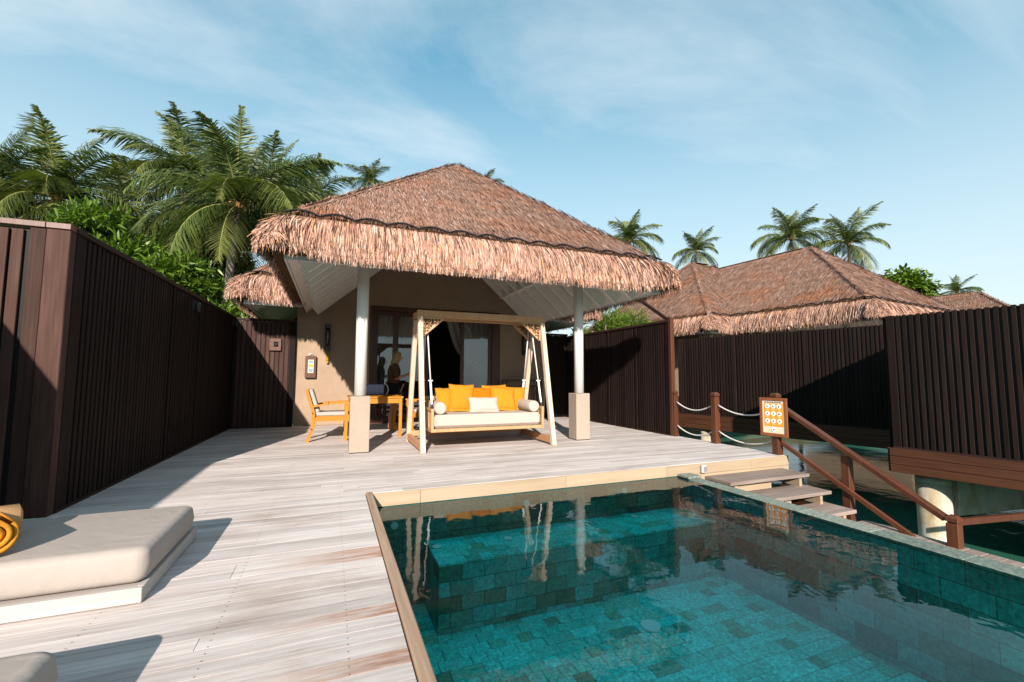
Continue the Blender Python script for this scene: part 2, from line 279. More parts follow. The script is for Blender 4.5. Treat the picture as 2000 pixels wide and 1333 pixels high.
class MB:
    """collects shapes in one mesh; org is subtracted so that children sit in their thing's space"""
    def __init__(s, org=(0, 0, 0)): s.v = []; s.f = []; s.sm = []; s.o = Vector(org)
    def add(s, vs, fs, smooth=False):
        b = len(s.v); s.v += [tuple(Vector(p)-s.o) for p in vs]; s.f += [tuple(i+b for i in f) for f in fs]; s.sm += [smooth]*len(fs)
    def box(s, x0, x1, y0, y1, z0, z1, bev=0):
        s.obox(Vector(((x0+x1)/2, (y0+y1)/2, (z0+z1)/2)), Vector((abs(x1-x0)/2, 0, 0)), Vector((0, abs(y1-y0)/2, 0)), Vector((0, 0, abs(z1-z0)/2)), bev); return s
    def obox(s, c, a, b, d, bev=0):
        c, a, b, d = Vector(c), Vector(a), Vector(b), Vector(d)
        if not bev:
            vs = [c+a*i+b*j+d*k for k in (-1, 1) for j in (-1, 1) for i in (-1, 1)]
            s.add(vs, [(0, 2, 3, 1), (4, 5, 7, 6), (0, 1, 5, 4), (2, 6, 7, 3), (0, 4, 6, 2), (1, 3, 7, 5)]); return s
        la, lb, ld = a.length, b.length, d.length; bev = min(bev, la*.45, lb*.45, ld*.45)
        ea, eb, ed = a/la*bev, b/lb*bev, d/ld*bev; vs = []; ix = {}
        for k in (-1, 1):
            for j in (-1, 1):
                for i in (-1, 1):
                    p = c+a*i+b*j+d*k
                    ix[(i, j, k)] = len(vs); vs += [p-eb*j-ed*k, p-ea*i-ed*k, p-ea*i-eb*j]
        g = lambda i, j, k, q: ix[(i, j, k)]+q
        fs = []
        for i in (-1, 1): fs.append([g(i, j, k, 0) for j, k in ((-1, -1), (1, -1), (1, 1), (-1, 1))][::i])
        for j in (-1, 1): fs.append([g(i, j, k, 1) for i, k in ((-1, -1), (-1, 1), (1, 1), (1, -1))][::j])
        for k in (-1, 1): fs.append([g(i, j, k, 2) for i, j in ((-1, -1), (1, -1), (1, 1), (-1, 1))][::k])
        for j in (-1, 1):
            for k in (-1, 1): fs.append([g(-1, j, k, 1), g(1, j, k, 1), g(1, j, k, 2), g(-1, j, k, 2)][::j*k])
        for i in (-1, 1):
            for k in (-1, 1): fs.append([g(i, -1, k, 0), g(i, -1, k, 2), g(i, 1, k, 2), g(i, 1, k, 0)][::i*k])
        for i in (-1, 1):
            for j in (-1, 1): fs.append([g(i, j, -1, 0), g(i, j, 1, 0), g(i, j, 1, 1), g(i, j, -1, 1)][::i*j])
        for (i, j, k) in ix: fs.append([g(i, j, k, 0), g(i, j, k, 1), g(i, j, k, 2)][::i*j*k])
        s.add(vs, fs); return s
    def bar(s, p, q, wd, ht, side=None, bev=0):
        p, q = Vector(p), Vector(q); d = q-p
        u = Vector(side).normalized() if side else (d.cross(Vector((0, 0, 1))) if abs(d.normalized().z) < .999 else Vector((1, 0, 0))).normalized()
        n = u.cross(d).normalized(); s.obox((p+q)/2, d/2, u*wd/2, n*ht/2, bev); return s
    def tube(s, pts, r, seg=8, cap=True, smooth=True):
        pts = [Vector(p) for p in pts]; n = len(pts); rs = r if isinstance(r, (list, tuple)) else [r]*n
        vs = []; prev = None
        for i, p in enumerate(pts):
            d = (pts[min(i+1, n-1)]-pts[max(i-1, 0)]).normalized()
            if prev is None: prev = d.orthogonal().normalized()
            u = (prev-d*prev.dot(d)).normalized(); prev = u; v = d.cross(u)
            vs += [p+(u*math.cos(2*PI*k/seg)+v*math.sin(2*PI*k/seg))*rs[i] for k in range(seg)]
        fs = [(i*seg+k, i*seg+(k+1) % seg, (i+1)*seg+(k+1) % seg, (i+1)*seg+k) for i in range(n-1) for k in range(seg)]
        s.add(vs, fs, smooth)
        if cap: b = len(s.v)-len(vs); s.f += [tuple(b+k for k in range(seg))[::-1], tuple(b+(n-1)*seg+k for k in range(seg))]; s.sm += [False]*2
        return s
    def cyl(s, p, q, r, seg=16, r2=None): return s.tube([p, q], [r, r if r2 is None else r2], seg)
    def loft(s, rings, cap=True):
        m = len(rings[0]); vs = [p for r in rings for p in r]
        fs = [(i*m+k, i*m+(k+1) % m, (i+1)*m+(k+1) % m, (i+1)*m+k) for i in range(len(rings)-1) for k in range(m)]
        s.add(vs, fs, True)
        if cap: b = len(s.v)-len(vs); s.f += [tuple(b+k for k in range(m))[::-1], tuple(b+(len(rings)-1)*m+k for k in range(m))]; s.sm += [True]*2
        return s
    def prism(s, poly, n, th):
        n = Vector(n); a = [Vector(p)-n*th/2 for p in poly]; b = [Vector(p)+n*th/2 for p in poly]; k = len(poly)
        s.add(a+b, [tuple(range(k))[::-1], tuple(range(k, 2*k))]+[(i, (i+1) % k, k+(i+1) % k, k+i) for i in range(k)]); return s
    def mesh(s, name, m):
        me = bpy.data.meshes.new(name); me.from_pydata(s.v, [], s.f); me.polygons.foreach_set('use_smooth', s.sm)
        me.materials.append(m); me.update(); return me
    def build(s, name, m, parent=None, loc=(0, 0, 0), rotz=0): return link(name, s.mesh(name, m), parent, loc, rotz)
def one(name, m, parent, fn, org=(0, 0, 0)):
    b = MB(org); fn(b); return b.build(name, m, parent)

def npmesh(name, V, faces, m, rnd=None, smooth=False):
    """faces: list of int arrays (n,k)"""
    me = bpy.data.meshes.new(name); V = np.asarray(V, np.float32); me.vertices.add(len(V)); me.vertices.foreach_set('co', V.ravel())
    li = np.concatenate([f.ravel() for f in faces]).astype(np.int32); tot = np.concatenate([np.full(len(f), f.shape[1]) for f in faces]).astype(np.int32)
    st = np.concatenate([[0], np.cumsum(tot)[:-1]]).astype(np.int32)
    me.loops.add(len(li)); me.loops.foreach_set('vertex_index', li); me.polygons.add(len(tot)); me.polygons.foreach_set('loop_start', st); me.polygons.foreach_set('loop_total', tot)
    if smooth: me.polygons.foreach_set('use_smooth', np.ones(len(tot), bool))
    if rnd is not None: a = me.attributes.new('rnd', 'FLOAT', 'POINT'); a.data.foreach_set('value', np.asarray(rnd, np.float32))
    me.materials.append(m); me.update(calc_edges=True); me.validate(); return me
class Strands:
    """tapered straw or leaf ribbons"""
    def __init__(s): s.V = []; s.Q = []; s.T = []; s.R = []; s.n = 0
    def add(s, P, D, Wd, Nn, wd, bend, rnd, tipw=.25):
        n = len(P); wd = np.broadcast_to(np.asarray(wd), (n,))[:, None]; bend = np.broadcast_to(np.asarray(bend), (n,))[:, None]
        m = P+D*.55+Nn*bend; e = P+D
        V = np.stack([P-Wd*wd*.4, P+Wd*wd*.4, m-Wd*wd*.5, m+Wd*wd*.5, e-Wd*wd*tipw*.5, e+Wd*wd*tipw*.5], 1)
        b = s.n+np.arange(n)[:, None]*6
        s.Q += [np.concatenate([b+np.array([[0, 1, 3, 2]]), b+np.array([[2, 3, 5, 4]])])]
        s.V.append(V.reshape(-1, 3)); s.R.append(np.repeat(rnd, 6)); s.n += n*6
    def mesh(s, name, m): return npmesh(name, np.concatenate(s.V), s.Q, m, np.concatenate(s.R))
def nrm(a): return a/np.maximum(np.linalg.norm(a, axis=-1, keepdims=True), 1e-9)

# ------------------------------------------------------------------ ground, sea
sea = MB(); sea.add([(-3000, -3000, -1.7), (3000, -3000, -1.7), (3000, 3000, -1.7), (-3000, 3000, -1.7)], [(0, 1, 2, 3)])
tag(sea.build('sea', M['sea']), kind='structure')
isl = MB(); pts = [(-60, 15.5), (-20, 14.2), (-6, 15.2), (6, 17), (20, 19.5), (40, 15), (90, 22), (140, 60), (120, 140), (0, 160), (-120, 120), (-110, 30)]
top = [(x, y, -.55+.15*math.sin(x*.7)) for x, y in pts]; bot = [(x+(0 if abs(x) < 1 else 0), y-2.2 if y < 40 else y+3, -2.2) for x, y in pts]; k = len(pts)
isl.add(top+bot, [tuple(range(k))]+[(i, (i+1) % k, k+(i+1) % k, k+i)[::-1] for i in range(k)])
tag(isl.build('island_ground', M['soil']), kind='structure')

# ------------------------------------------------------------------ deck
deck = tag(empty('deck'), kind='structure')
SGW = .40
PW, GAP = .1015, .0026
def plank(x0, x1, y0, y1, m='deck'):
    b = MB(((x0+x1)/2, (y0+y1)/2, 0)); dz = random.uniform(-.0009, .0006)
    b.box(x0, x1, y0, y1, -.032+dz, dz); b.build('plank', M[m], deck, ((x0+x1)/2, (y0+y1)/2, 0))
YE = 4.63
yv = 11.16; row = 0; STAIN = (78, 79, 86, 90)
while yv > -.7:
    y1, y0 = yv, yv-PW+GAP
    if y0 > YE-.03: xa, xb = (-2.16 if y0 > 4.72 else -3.0), 6.27
    else: xa, xb = -3.0, .335
    if y0 < YE+.1 and y0 > YE-.03: y0 = YE
    x = xa; cuts = []; q = xa+random.uniform(1.9, 4.4)
    while q < xb-1.2: cuts.append(q); q += random.uniform(3.2, 4.8)
    st_ = y0 < 4.4 and row in STAIN
    if st_: cuts = [-.50]
    seg = [xa]+cuts+[xb]
    for a, b_ in zip(seg[:-1], seg[1:]): plank(a+.0015, b_-.0015, y0, y1, 'deck_stain' if st_ and a < 0 and b_ > .3 else 'deck')
    yv -= PW; row += 1
    if y0 == YE: yv = YE-GAP
joist = MB()
joist.box(-3.0, .33, -1.4, 4.6, -.20, -.04).box(-2.0, 6.2, 4.66, 11.15, -.20, -.04)
joist.build('subframe', M['skirt'], deck)
sc = MB()
for q in range(-5, 12):
    for rr_ in range(118):
        yc = 11.16-PW*(rr_+.5)
        if yc < .3: break
        xq = q*.55+.1
        if not ((-2.9 if yc < 4.6 else -1.9) < xq < (.28 if yc < 4.6 else 6.2)): continue
        for oy in (-.027, .024): sc.add([(xq+.0031*math.cos(k*PI/3), yc+oy+.0031*math.sin(k*PI/3), .0022) for k in range(6)], [tuple(range(6))])
o = sc.build('screw_heads', M['metal'], deck); o['kind'] = 'stuff'
# pale fascia under the deck edge
for a, b_ in ((.405, .87), (.873, 2.55), (2.553, 4.02), (4.023, 5.52), (5.523, 6.285)):
    one('fascia_board', M['fascia'], deck, lambda s: s.box(a, b_, YE-.024, YE-.001, -.137, -.006, .002))
for a, b_ in ((4.405, 5.3), (5.303, 6.285)):
    one('fascia_board', M['fascia'], deck, lambda s: s.box(a, b_, YE-.020, YE-.001, -.30, -.141, .002))
one('fascia_board', M['skirt'], deck, lambda s: s.box(6.272, 6.292, YE, 11.1, -.26, -.035, .002))
for x, y in ((6.0, 4.95), (6.0, 7.2), (6.0, 9.4), (3.0, 8), (0, 8), (-1.7, 6), (-1.7, 10)):
    one('pile', M['concrete'], deck, lambda s: s.cyl((x, y, -3.2), (x, y, -.2), .15, 16))
one('concrete_beam', M['concrete'], deck, lambda s: s.box(5.3, 6.15, 4.80, 5.1, -.62, -.21, .01))

# ------------------------------------------------------------------ pool
pool = tag(empty('pool'), kind='structure')
X0, X1, Y0, Y1, ZF, ZW = .405, 4.21, -.6, YE-.025, -1.12, -.142
one('pool_shell', M['grout'], pool, lambda s: (s.box(X0-.05, X1+.02, Y0, Y1, ZF-.1, ZF-.022), s.box(X0-.055, X0-.02, Y0, Y1, ZF-.1, -.04), s.box(X0-.05, X1+.1, Y1+.022, Y1+.04, ZF-.1, -.15)))
def rbox_mesh(sx, sy, sz, bev, m): return MB().box(-sx/2, sx/2, -sy/2, sy/2, -sz, 0, bev).mesh('tile', m)
TS = .132; tsizes = [rbox_mesh(TS*k-.005, TS-.005, .02, .004, M['tile']) for k in (1, 2)]
spots = []; stuffV = []; bench_y = Y1-.62
iy = 0; yy = Y0+.02
camxy = Vector((0, 0, CH))
while yy < bench_y-.02:
    xx = X0+(iy % 2)*TS*.5-.02
    while xx < X1-.02:
        kk = 2 if random.random() < .22 else 1
        if xx+kk*TS > X1+.03: kk = 1
        cx, cyy = xx+kk*TS/2, yy+TS/2; P = Vector((cx, cyy, ZF))-Vector((0, 0, CH)); d = P.dot(fw)
        px = 1000+F*P.dot(r2)/d if d > .1 else -1e4; py = 666-F*P.dot(u2)/d if d > .1 else 1e5
        spots.append(((d if -20 < px < 2030 and py < 1360 else 99), cx, cyy, kk)); xx += kk*TS
    yy += TS; iy += 1
spots.sort()
rest = MB()
for i, (d, cx, cyy, kk) in enumerate(spots):
    z = ZF+random.uniform(-.003, .003)
    if i < 290: o = link('tile', tsizes[kk-1], pool, (cx, cyy, z))
    else: rest.box(cx-kk*TS/2+.0025, cx+kk*TS/2-.0025, cyy-TS/2+.0025, cyy+TS/2-.0025, z-.02, z)
def with_rnd(mb, name, m, parent, per, kind='stuff'):
    me = mb.mesh(name, m); nv = len(me.vertices); a = me.attributes.new('rnd', 'FLOAT', 'POINT')
    a.data.foreach_set('value', np.repeat(rng.random(nv//per+1), per)[:nv].astype(np.float32)); o = link(name, me, parent); o['kind'] = kind; return o
with_rnd(rest, 'floor_tiles', M['tile'], pool, 8)
# bench with steps along the far wall
bt = MB(); wt = MB(); rs_ = MB()
def grid_top(mb, x0, x1, y0, y1, z, s=TS):
    j = 0; y = y0
    while y < y1-.03:
        x = x0-(j % 2)*s*.5; ye = min(y+s, y1)
        while x < x1-.01:
            kk = 2 if random.random() < .3 else 1
            a, b_ = max(x, x0), min(x+s*kk, x1); mb.box(a+.0025, b_-.0025, y+.0025, ye-.0025, z-.02, z+random.uniform(-.002, .002)); x += s*kk
        y += s; j += 1
def grid_face(mb, fx, u0, u1, z0, z1, s=TS, su=None):
    j = 0; z = z1; su = su or s*1.6
    while z > z0+.02:
        u = u0-(j % 2)*su*.5; zb = max(z-s, z0)
        while u < u1-.01:
            a, b_ = max(u, u0), min(u+su, u1); fx(mb, a+.0025, b_-.0025, zb+.0025, z-.0025); u += su
        z -= s; j += 1
BZ = -.52
one('bench_core', M['grout'], pool, lambda s: s.box(.95, X1+.0, bench_y+.02, Y1-.002, ZF-.05, BZ-.021))
grid_top(bt, .93, X1, bench_y, Y1, BZ); grid_top(bt, X0, .93, bench_y, Y1, ZF)
fy = lambda y, dy: (lambda mb, a, b_, z0, z1: mb.box(a, b_, y-dy, y, z0, z1))
fxx = lambda x, dx: (lambda mb, a, b_, z0, z1: mb.box(x, x+dx, a, b_, z0, z1))
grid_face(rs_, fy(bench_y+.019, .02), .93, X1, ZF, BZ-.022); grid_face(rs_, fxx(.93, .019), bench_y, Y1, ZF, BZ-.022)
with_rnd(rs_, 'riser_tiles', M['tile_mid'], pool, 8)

with_rnd(bt, 'bench_tiles', M['tile'], pool, 8)
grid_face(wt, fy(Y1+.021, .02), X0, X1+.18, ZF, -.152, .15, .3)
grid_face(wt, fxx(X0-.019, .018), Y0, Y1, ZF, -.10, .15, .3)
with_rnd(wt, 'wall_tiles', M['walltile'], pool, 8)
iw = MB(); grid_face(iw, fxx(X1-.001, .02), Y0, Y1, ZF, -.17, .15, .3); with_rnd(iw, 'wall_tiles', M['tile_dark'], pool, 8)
one('infinity_wall', M['concrete'], pool, lambda s: s.box(X1+.02, 4.395, Y0, Y1, -1.6, -.168))
for y in np.arange(Y0, Y1-.05, .6):
    one('coping_tile', M['edge'], pool, lambda s: s.box(X1-.012, 4.40, y+.002, min(y+.6, Y1)-.002, -.166, -.1385, .004))
one('coping_tile', M['edge'], pool, lambda s: s.box(4.19, 4.40, Y1-.20, Y1-.004, -.138, -.105, .008))
one('timber_edge', M['coping'], pool, lambda s: s.box(.342, .404, Y0, YE+.02, -.17, .008, .006))
for k, (x, y) in enumerate(((1.73, 4.40), (2.20, 4.42), (2.52, 4.50), (3.40, 4.52), (1.0, 4.45))):
    one('pool_inlet', M['ivory'], pool, lambda s: (s.cyl((x, y-.05, BZ+.001), (x, y-.05, BZ+.012), .042, 20), s.cyl((x, y-.05, BZ+.012), (x, y-.05, BZ+.016), .022, 16)))
for x, z in ((.62, -.33), (2.05, -.26), (3.36, -.24)):
    one('pool_inlet', M['ivory'], pool, lambda s: s.cyl((x, Y1-.012, z), (x, Y1+.002, z), .036, 20))
one('pool_light', M['ivory'], pool, lambda s: s.cyl((2.76, 3.42, ZF+.001), (2.76, 3.42, ZF+.02), .088, 28))
wa = MB(); wa.add([(X0-.0005, Y0, ZW), (X1-.0, Y0, ZW), (X1-.0, Y1+.001, ZW), (X0-.0005, Y1+.001, ZW)], [(0, 1, 2, 3)])
tag(wa.build('pool_water', M['water']), kind='structure')

# ------------------------------------------------------------------ steps down to the sea and their rail
steps = thing('timber_steps', 'three weathered wooden treads going down from the deck corner beside the pool wall', 'steps', (5.4, 4.2, -.5))
so_ = (5.4, 4.2, -.5)
for k, (y0, y1, z, xr) in enumerate(((4.19, 4.60, -.17, 6.12), (3.92, 4.33, -.34, 6.14), (3.64, 4.05, -.51, 6.16))):
    one('tread', M['tread'], steps, lambda s: s.box(4.66, xr, y0, y1, z-.042, z, .004), so_)
    for xx in (4.78, 5.98): one('tread_support', M['fascia'] if xx > 5 else M['tread'], steps, lambda s: s.box(xx, xx+.05, y0+.05, y1-.03, z-.17, z-.043), so_)
    one('riser_board', M['fascia'] if k == 0 else M['tread'], steps, lambda s: s.box(4.84, 5.50, y0+.10, y0+.12, z-.16, z-.045), so_)
one('stringer', M['skirt'], steps, lambda s: (s.bar((4.72, 4.55, -.42), (4.72, 3.3, -1.22), .05, .2), s.bar((6.02, 4.55, -.42), (6.02, 3.3, -1.22), .05, .2)), so_)
land = thing('landing_platform', 'low weathered timber landing at the foot of the steps by the pool wall', 'platform', (5.5, 3.0, -.7))
for k in range(10):
    y = 3.70-k*.146; one('plank', M['tread'], land, lambda s: s.box(4.7, 6.42, y-.139, y, -.715, -.68, .003), (5.5, 3, -.7))
one('pile', M['concrete'], land, lambda s: (s.cyl((4.9, 2.5, -3), (4.9, 2.5, -.72), .1, 12), s.cyl((6.3, 2.5, -3), (6.3, 2.5, -.72), .1, 12)), (5.5, 3, -.7))

def post_bm(s, x, y, z0, z1, wd=.105):
    h = wd/2; s.box(x-h, x+h, y-h, y+h, z0, z1-.085, .006); s.box(x-h+.012, x+h-.012, y-h+.012, y+h-.012, z1-.0845, z1-.068)
    a = h+.004; s.box(x-a, x+a, y-a, y+a, z1-.0675, z1-.03, .004)
    s.add([(x-a, y-a, z1-.0298), (x+a, y-a, z1-.0298), (x+a, y+a, z1-.0298), (x-a, y+a, z1-.0298), (x-.03, y-.03, z1), (x+.03, y-.03, z1), (x+.03, y+.03, z1), (x-.03, y+.03, z1)],
          [(0, 1, 5, 4), (1, 2, 6, 5), (2, 3, 7, 6), (3, 0, 4, 7), (4, 5, 6, 7)])
def post(x, y, z0, z1, label, m='redwood'):
    b = MB((x, y, z0)); post_bm(b, x, y, z0, z1); o = b.build('rope_post', M[m], None, (x, y, z0)); return tag(o, label, 'post', 'capped timber posts along the deck edge')
post(6.22, 6.86, 0, .88, 'short brown capped post against the end of the slatted screen')
post(6.22, 5.87, 0, .88, 'brown capped post standing alone between the two rope spans')
post(6.2, 4.71, -.15, .91, 'brown capped post carrying the orange sign at the deck corner')
post(6.33, 2.77, -.75, -.345, 'stubby orange brown post where the stair rail ends near the sea')
o = MB((6.33, 3.83, -.74)); o.box(6.28, 6.38, 3.78, 3.88, -.74, .12, .006); tag(o.build('stair_post', M['redwood'], None, (6.33, 3.83, -.74)), 'square post halfway down the stair handrail beside the lowest tread', 'post')
rail = thing('stair_rail', 'red brown sloping handrail with a lower rail running down beside the steps', 'handrail', (6.28, 4.7, .3))
one('handrail', M['redwood'], rail, lambda s: s.bar((6.215, 4.65, .72), (6.33, 2.83, -.40), .10, .06, (1, 0, 0), .006), (6.28, 4.7, .3))
one('lower_rail', M['redwood'], rail, lambda s: s.bar((6.215, 4.65, .18), (6.33, 2.83, -.88), .045, .06, (1, 0, 0), .005), (6.28, 4.7, .3))
rail2 = thing('jetty_rail', 'level red brown rail heading right from the stubby post over the water', 'handrail', (6.4, 2.77, -.5))
one('handrail', M['redwood'], rail2, lambda s: s.bar((6.385, 2.76, -.42), (9.5, 2.35, -.46), .05, .07, None, .005), (6.4, 2.77, -.5))
def rope(p, q, sag, label):
    p, q = Vector(p), Vector(q); b = MB(p); pts = [p.lerp(q, t/16)-Vector((0, 0, sag*(1-(2*t/16-1)**2))) for t in range(17)]
    b.tube(pts, .0115, 8); tag(b.build('rope', M['rope'], None, p), label, 'rope', 'white ropes slung between the deck posts')
for a, b_, nm in ((6.80, 5.93, 'span by the screen'), (5.81, 4.77, 'span by the sign')):
    rope((6.22, a, .665), (6.22, b_, .655), .125, 'upper white rope in the '+nm); rope((6.22, a, .215), (6.22, b_, .20), .125, 'lower white rope in the '+nm)
# sign with pictograms, fixed to the deck side of the corner post
sg = thing('pictogram_sign', 'framed orange notice with rows of round white pictograms on the deck corner post', 'sign', (6.118, 4.69, .555), -PI/2+math.radians(9))
hw, hh = SGW/2, .285
one('backing_board', M['redwood'], sg, lambda s: s.box(-hw+.01, hw-.01, .012, .028, -hh+.01, hh-.01))
one('frame', M['signwood'], sg, lambda s: (s.box(-hw, hw, -.012, .011, hh-.04, hh, .003), s.box(-hw, hw, -.012, .011, -hh, -hh+.045, .003), s.box(-hw, -hw+.04, -.011, .011, -hh+.046, hh-.041, .003), s.box(hw-.04, hw, -.011, .011, -hh+.046, hh-.041, .003)))
one('paper', M['paper'], sg, lambda s: s.box(-hw+.041, hw-.041, 0, .011, -hh+.047, hh-.042))
one('orange_panel', M['signo'], sg, lambda s: s.box(-hw+.065, hw-.06, -.003, -.0005, -hh+.15, hh-.085))
pw_ = 2*hw-.125
for k in range(7): one('title_letter', M['ink'], sg, lambda s: s.box(-hw+.075+pw_*.13*k, -hw+.075+pw_*.13*k+pw_*.09, -.003, -.0005, hh-.074, hh-.058))
for rr in range(4):
    for cc in range(3):
        if rr == 3 and cc != 1: continue
        cx = (cc-1)*pw_*.31; cz = hh-.125-.108*rr if rr < 3 else -hh+.105
        one('pictogram', M['ivory'], sg, lambda s: s.cyl((cx, -.0035, cz), (cx, -.0065, cz), .034, 20))
        a = [random.uniform(-.008, .008) for _ in range(3)]
        one('pictogram_mark', M['ink'], sg, lambda s: s.prism([(cx-.015+a[0], -.0072, cz-.014), (cx+.014, -.0072, cz-.012), (cx+.009, -.0072, cz+.004), (cx+a[1], -.0072, cz+.017), (cx-.009, -.0072, cz+a[2])], (0, 1, 0), .001))
        if rr < 3: one('caption', M['paper'], sg, lambda s: s.box(cx-.026, cx+.026, -.004, -.0033, cz-.052, cz-.044))
sk = thing('wall_socket', 'small grey outlet box fixed on the pale fascia above the first tread', 'socket', (4.62, YE-.03, -.07))
one('housing', M['greybox'], sk, lambda s: s.box(-.045, .045, -.035, .005, -.055, .05, .008)); one('cover', M['steel'], sk, lambda s: s.box(-.012, .035, -.040, -.036, -.035, .03, .001))

# ------------------------------------------------------------------ slatted fences
slat_cache = {}
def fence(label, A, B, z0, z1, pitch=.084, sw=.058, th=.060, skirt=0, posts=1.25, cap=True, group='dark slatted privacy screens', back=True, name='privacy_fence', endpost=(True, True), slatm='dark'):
    A, B = Vector((*A, 0)), Vector((*B, 0)); L = (B-A).length; ang = math.atan2(B.y-A.y, B.x-A.x)
    T = thing(name, label, 'fence', (A.x, A.y, z0), ang, group); H = z1-z0
    ht = H-.05 if cap else H
    if back: one('backing_panel', M['black'], T, lambda s: s.box(.06, L-.06, -.006, .006, .02, ht-.02))
    npst = max(1, round(L/posts)); pxs = [L*i/npst for i in range(npst+1)]
    for i, x in enumerate(pxs):
        if (i == 0 and not endpost[0]) or (i == npst and not endpost[1]): continue
        wd = .11 if i in (0, npst) else .07
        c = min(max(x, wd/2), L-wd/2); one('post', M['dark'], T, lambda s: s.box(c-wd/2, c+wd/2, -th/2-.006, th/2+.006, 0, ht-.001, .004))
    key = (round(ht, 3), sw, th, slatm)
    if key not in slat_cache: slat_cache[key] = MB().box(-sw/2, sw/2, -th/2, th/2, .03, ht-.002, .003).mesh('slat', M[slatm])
    x = .11+pitch*.5
    while x < L-.11-pitch*.3:
        if min(abs(x-p) for p in pxs) > .035+sw*.4: link('slat', slat_cache[key], T, (x, random.uniform(-.002, .002), random.uniform(-.006, 0)))
        x += pitch
    if cap: one('top_rail', M['dark_x'], T, lambda s: s.box(-.01, L+.01, -th/2-.018, th/2+.018, H-.05, H, .004))
    one('bottom_rail', M['dark_x'], T, lambda s: s.box(.0, L, -th/2-.012, th/2+.012, .0, .028))
    if skirt:
        for k in range(3): one('skirt_board', M['skirt'], T, lambda s: s.box(-.05, L+.05, -th/2-.03, th/2+.03, -.135*(k+1)+.004, -.135*k-.002, .004))
    return T
# ours
FH = 2.42
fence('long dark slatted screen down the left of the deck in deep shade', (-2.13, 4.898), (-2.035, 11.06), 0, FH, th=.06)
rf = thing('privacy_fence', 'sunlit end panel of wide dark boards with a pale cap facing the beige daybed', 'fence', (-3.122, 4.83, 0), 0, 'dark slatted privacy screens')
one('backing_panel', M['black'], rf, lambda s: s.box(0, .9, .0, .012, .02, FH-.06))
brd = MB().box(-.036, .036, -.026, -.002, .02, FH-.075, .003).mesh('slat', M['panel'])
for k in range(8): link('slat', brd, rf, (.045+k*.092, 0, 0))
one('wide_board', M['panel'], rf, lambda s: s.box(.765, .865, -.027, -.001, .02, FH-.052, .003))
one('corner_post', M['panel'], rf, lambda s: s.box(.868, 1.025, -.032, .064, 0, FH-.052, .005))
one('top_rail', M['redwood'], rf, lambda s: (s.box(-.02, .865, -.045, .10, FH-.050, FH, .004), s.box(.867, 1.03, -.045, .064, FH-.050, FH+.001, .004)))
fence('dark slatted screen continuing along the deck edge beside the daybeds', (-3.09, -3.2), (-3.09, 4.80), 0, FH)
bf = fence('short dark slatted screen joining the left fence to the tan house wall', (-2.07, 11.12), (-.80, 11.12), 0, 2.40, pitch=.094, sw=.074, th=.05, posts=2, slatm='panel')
fence('narrow black slatted screen between the house wall and the porch screen', (5.525, 11.15), (6.23, 11.15), 0, 2.36, pitch=.07, sw=.046, th=.05, posts=2)
bx = thing('switch_box', 'small square wooden box with a dark opening on the short rear screen', 'box', (-1.2, 11.07, 1.83))
one('casing', M['redwood'], bx, lambda s: (s.box(-.115, .115, -.035, .015, .06, .135, .004), s.box(-.115, .115, -.035, .015, -.135, -.05, .004), s.box(-.115, -.03, -.034, .015, -.049, .059), s.box(.06, .115, -.034, .015, -.049, .059)))
one('knob', M['black'], bx, lambda s: (s.box(-.029, .059, -.005, .014, -.048, .058), s.cyl((.01, -.05, .0), (.01, -.006, .0), .03, 12)))
for (x, y, z, nm) in ((-1.985, 8.0, 2.19, 'near the middle of'), (-1.985, 10.9, 2.25, 'at the far end of')):
    fx = thing('fence_lamp', 'small dim grey fitting '+nm+' the long left screen', 'lamp', (x, y, z), 0, 'small fittings on the left screen')
    one('bracket', M['metal'], fx, lambda s: s.box(-.02, .01, -.03, .03, -.05, .08)); one('shade', M['metal'], fx, lambda s: s.cyl((.045, 0, -.08), (.045, 0, .06), .032, 12))
pf = fence('dark slatted screen on the right of the porch running back to the house', (6.2, 11.1), (6.2, 6.93), 0, 2.285, pitch=.070, sw=.046, th=.05, posts=.95)
one('end_stile', M['redwood'], pf, lambda s: s.box(4.172, 4.25, -.045, .045, 0, 2.33, .004))
one('brace', M['dark_x'], pf, lambda s: s.bar((4.15, 0, 2.28), (2.6, 0, 3.25), .05, .06))
# neighbour's
NM = (10.16, 10.98); 
fence('long dark slatted wall of the next villa seen behind the rope posts', (11.40, 5.76), NM, 0, 2.335, pitch=.083, sw=.05, th=.05, skirt=1, cap=False, posts=1.7)
fence('nearest dark slatted wall at the right edge above rust brown skirt boards', (9.83, -.9), (8.99, 4.66), -.05, 2.225, pitch=.090, sw=.054, th=.055, skirt=1, cap=False, posts=4.0)
fence('short return wall hidden behind the nearest slatted wall of the next villa', (9.02, 4.70), (11.45, 5.1), -.05, 2.225, pitch=.09, sw=.054, th=.055, skirt=1, cap=False, posts=3)

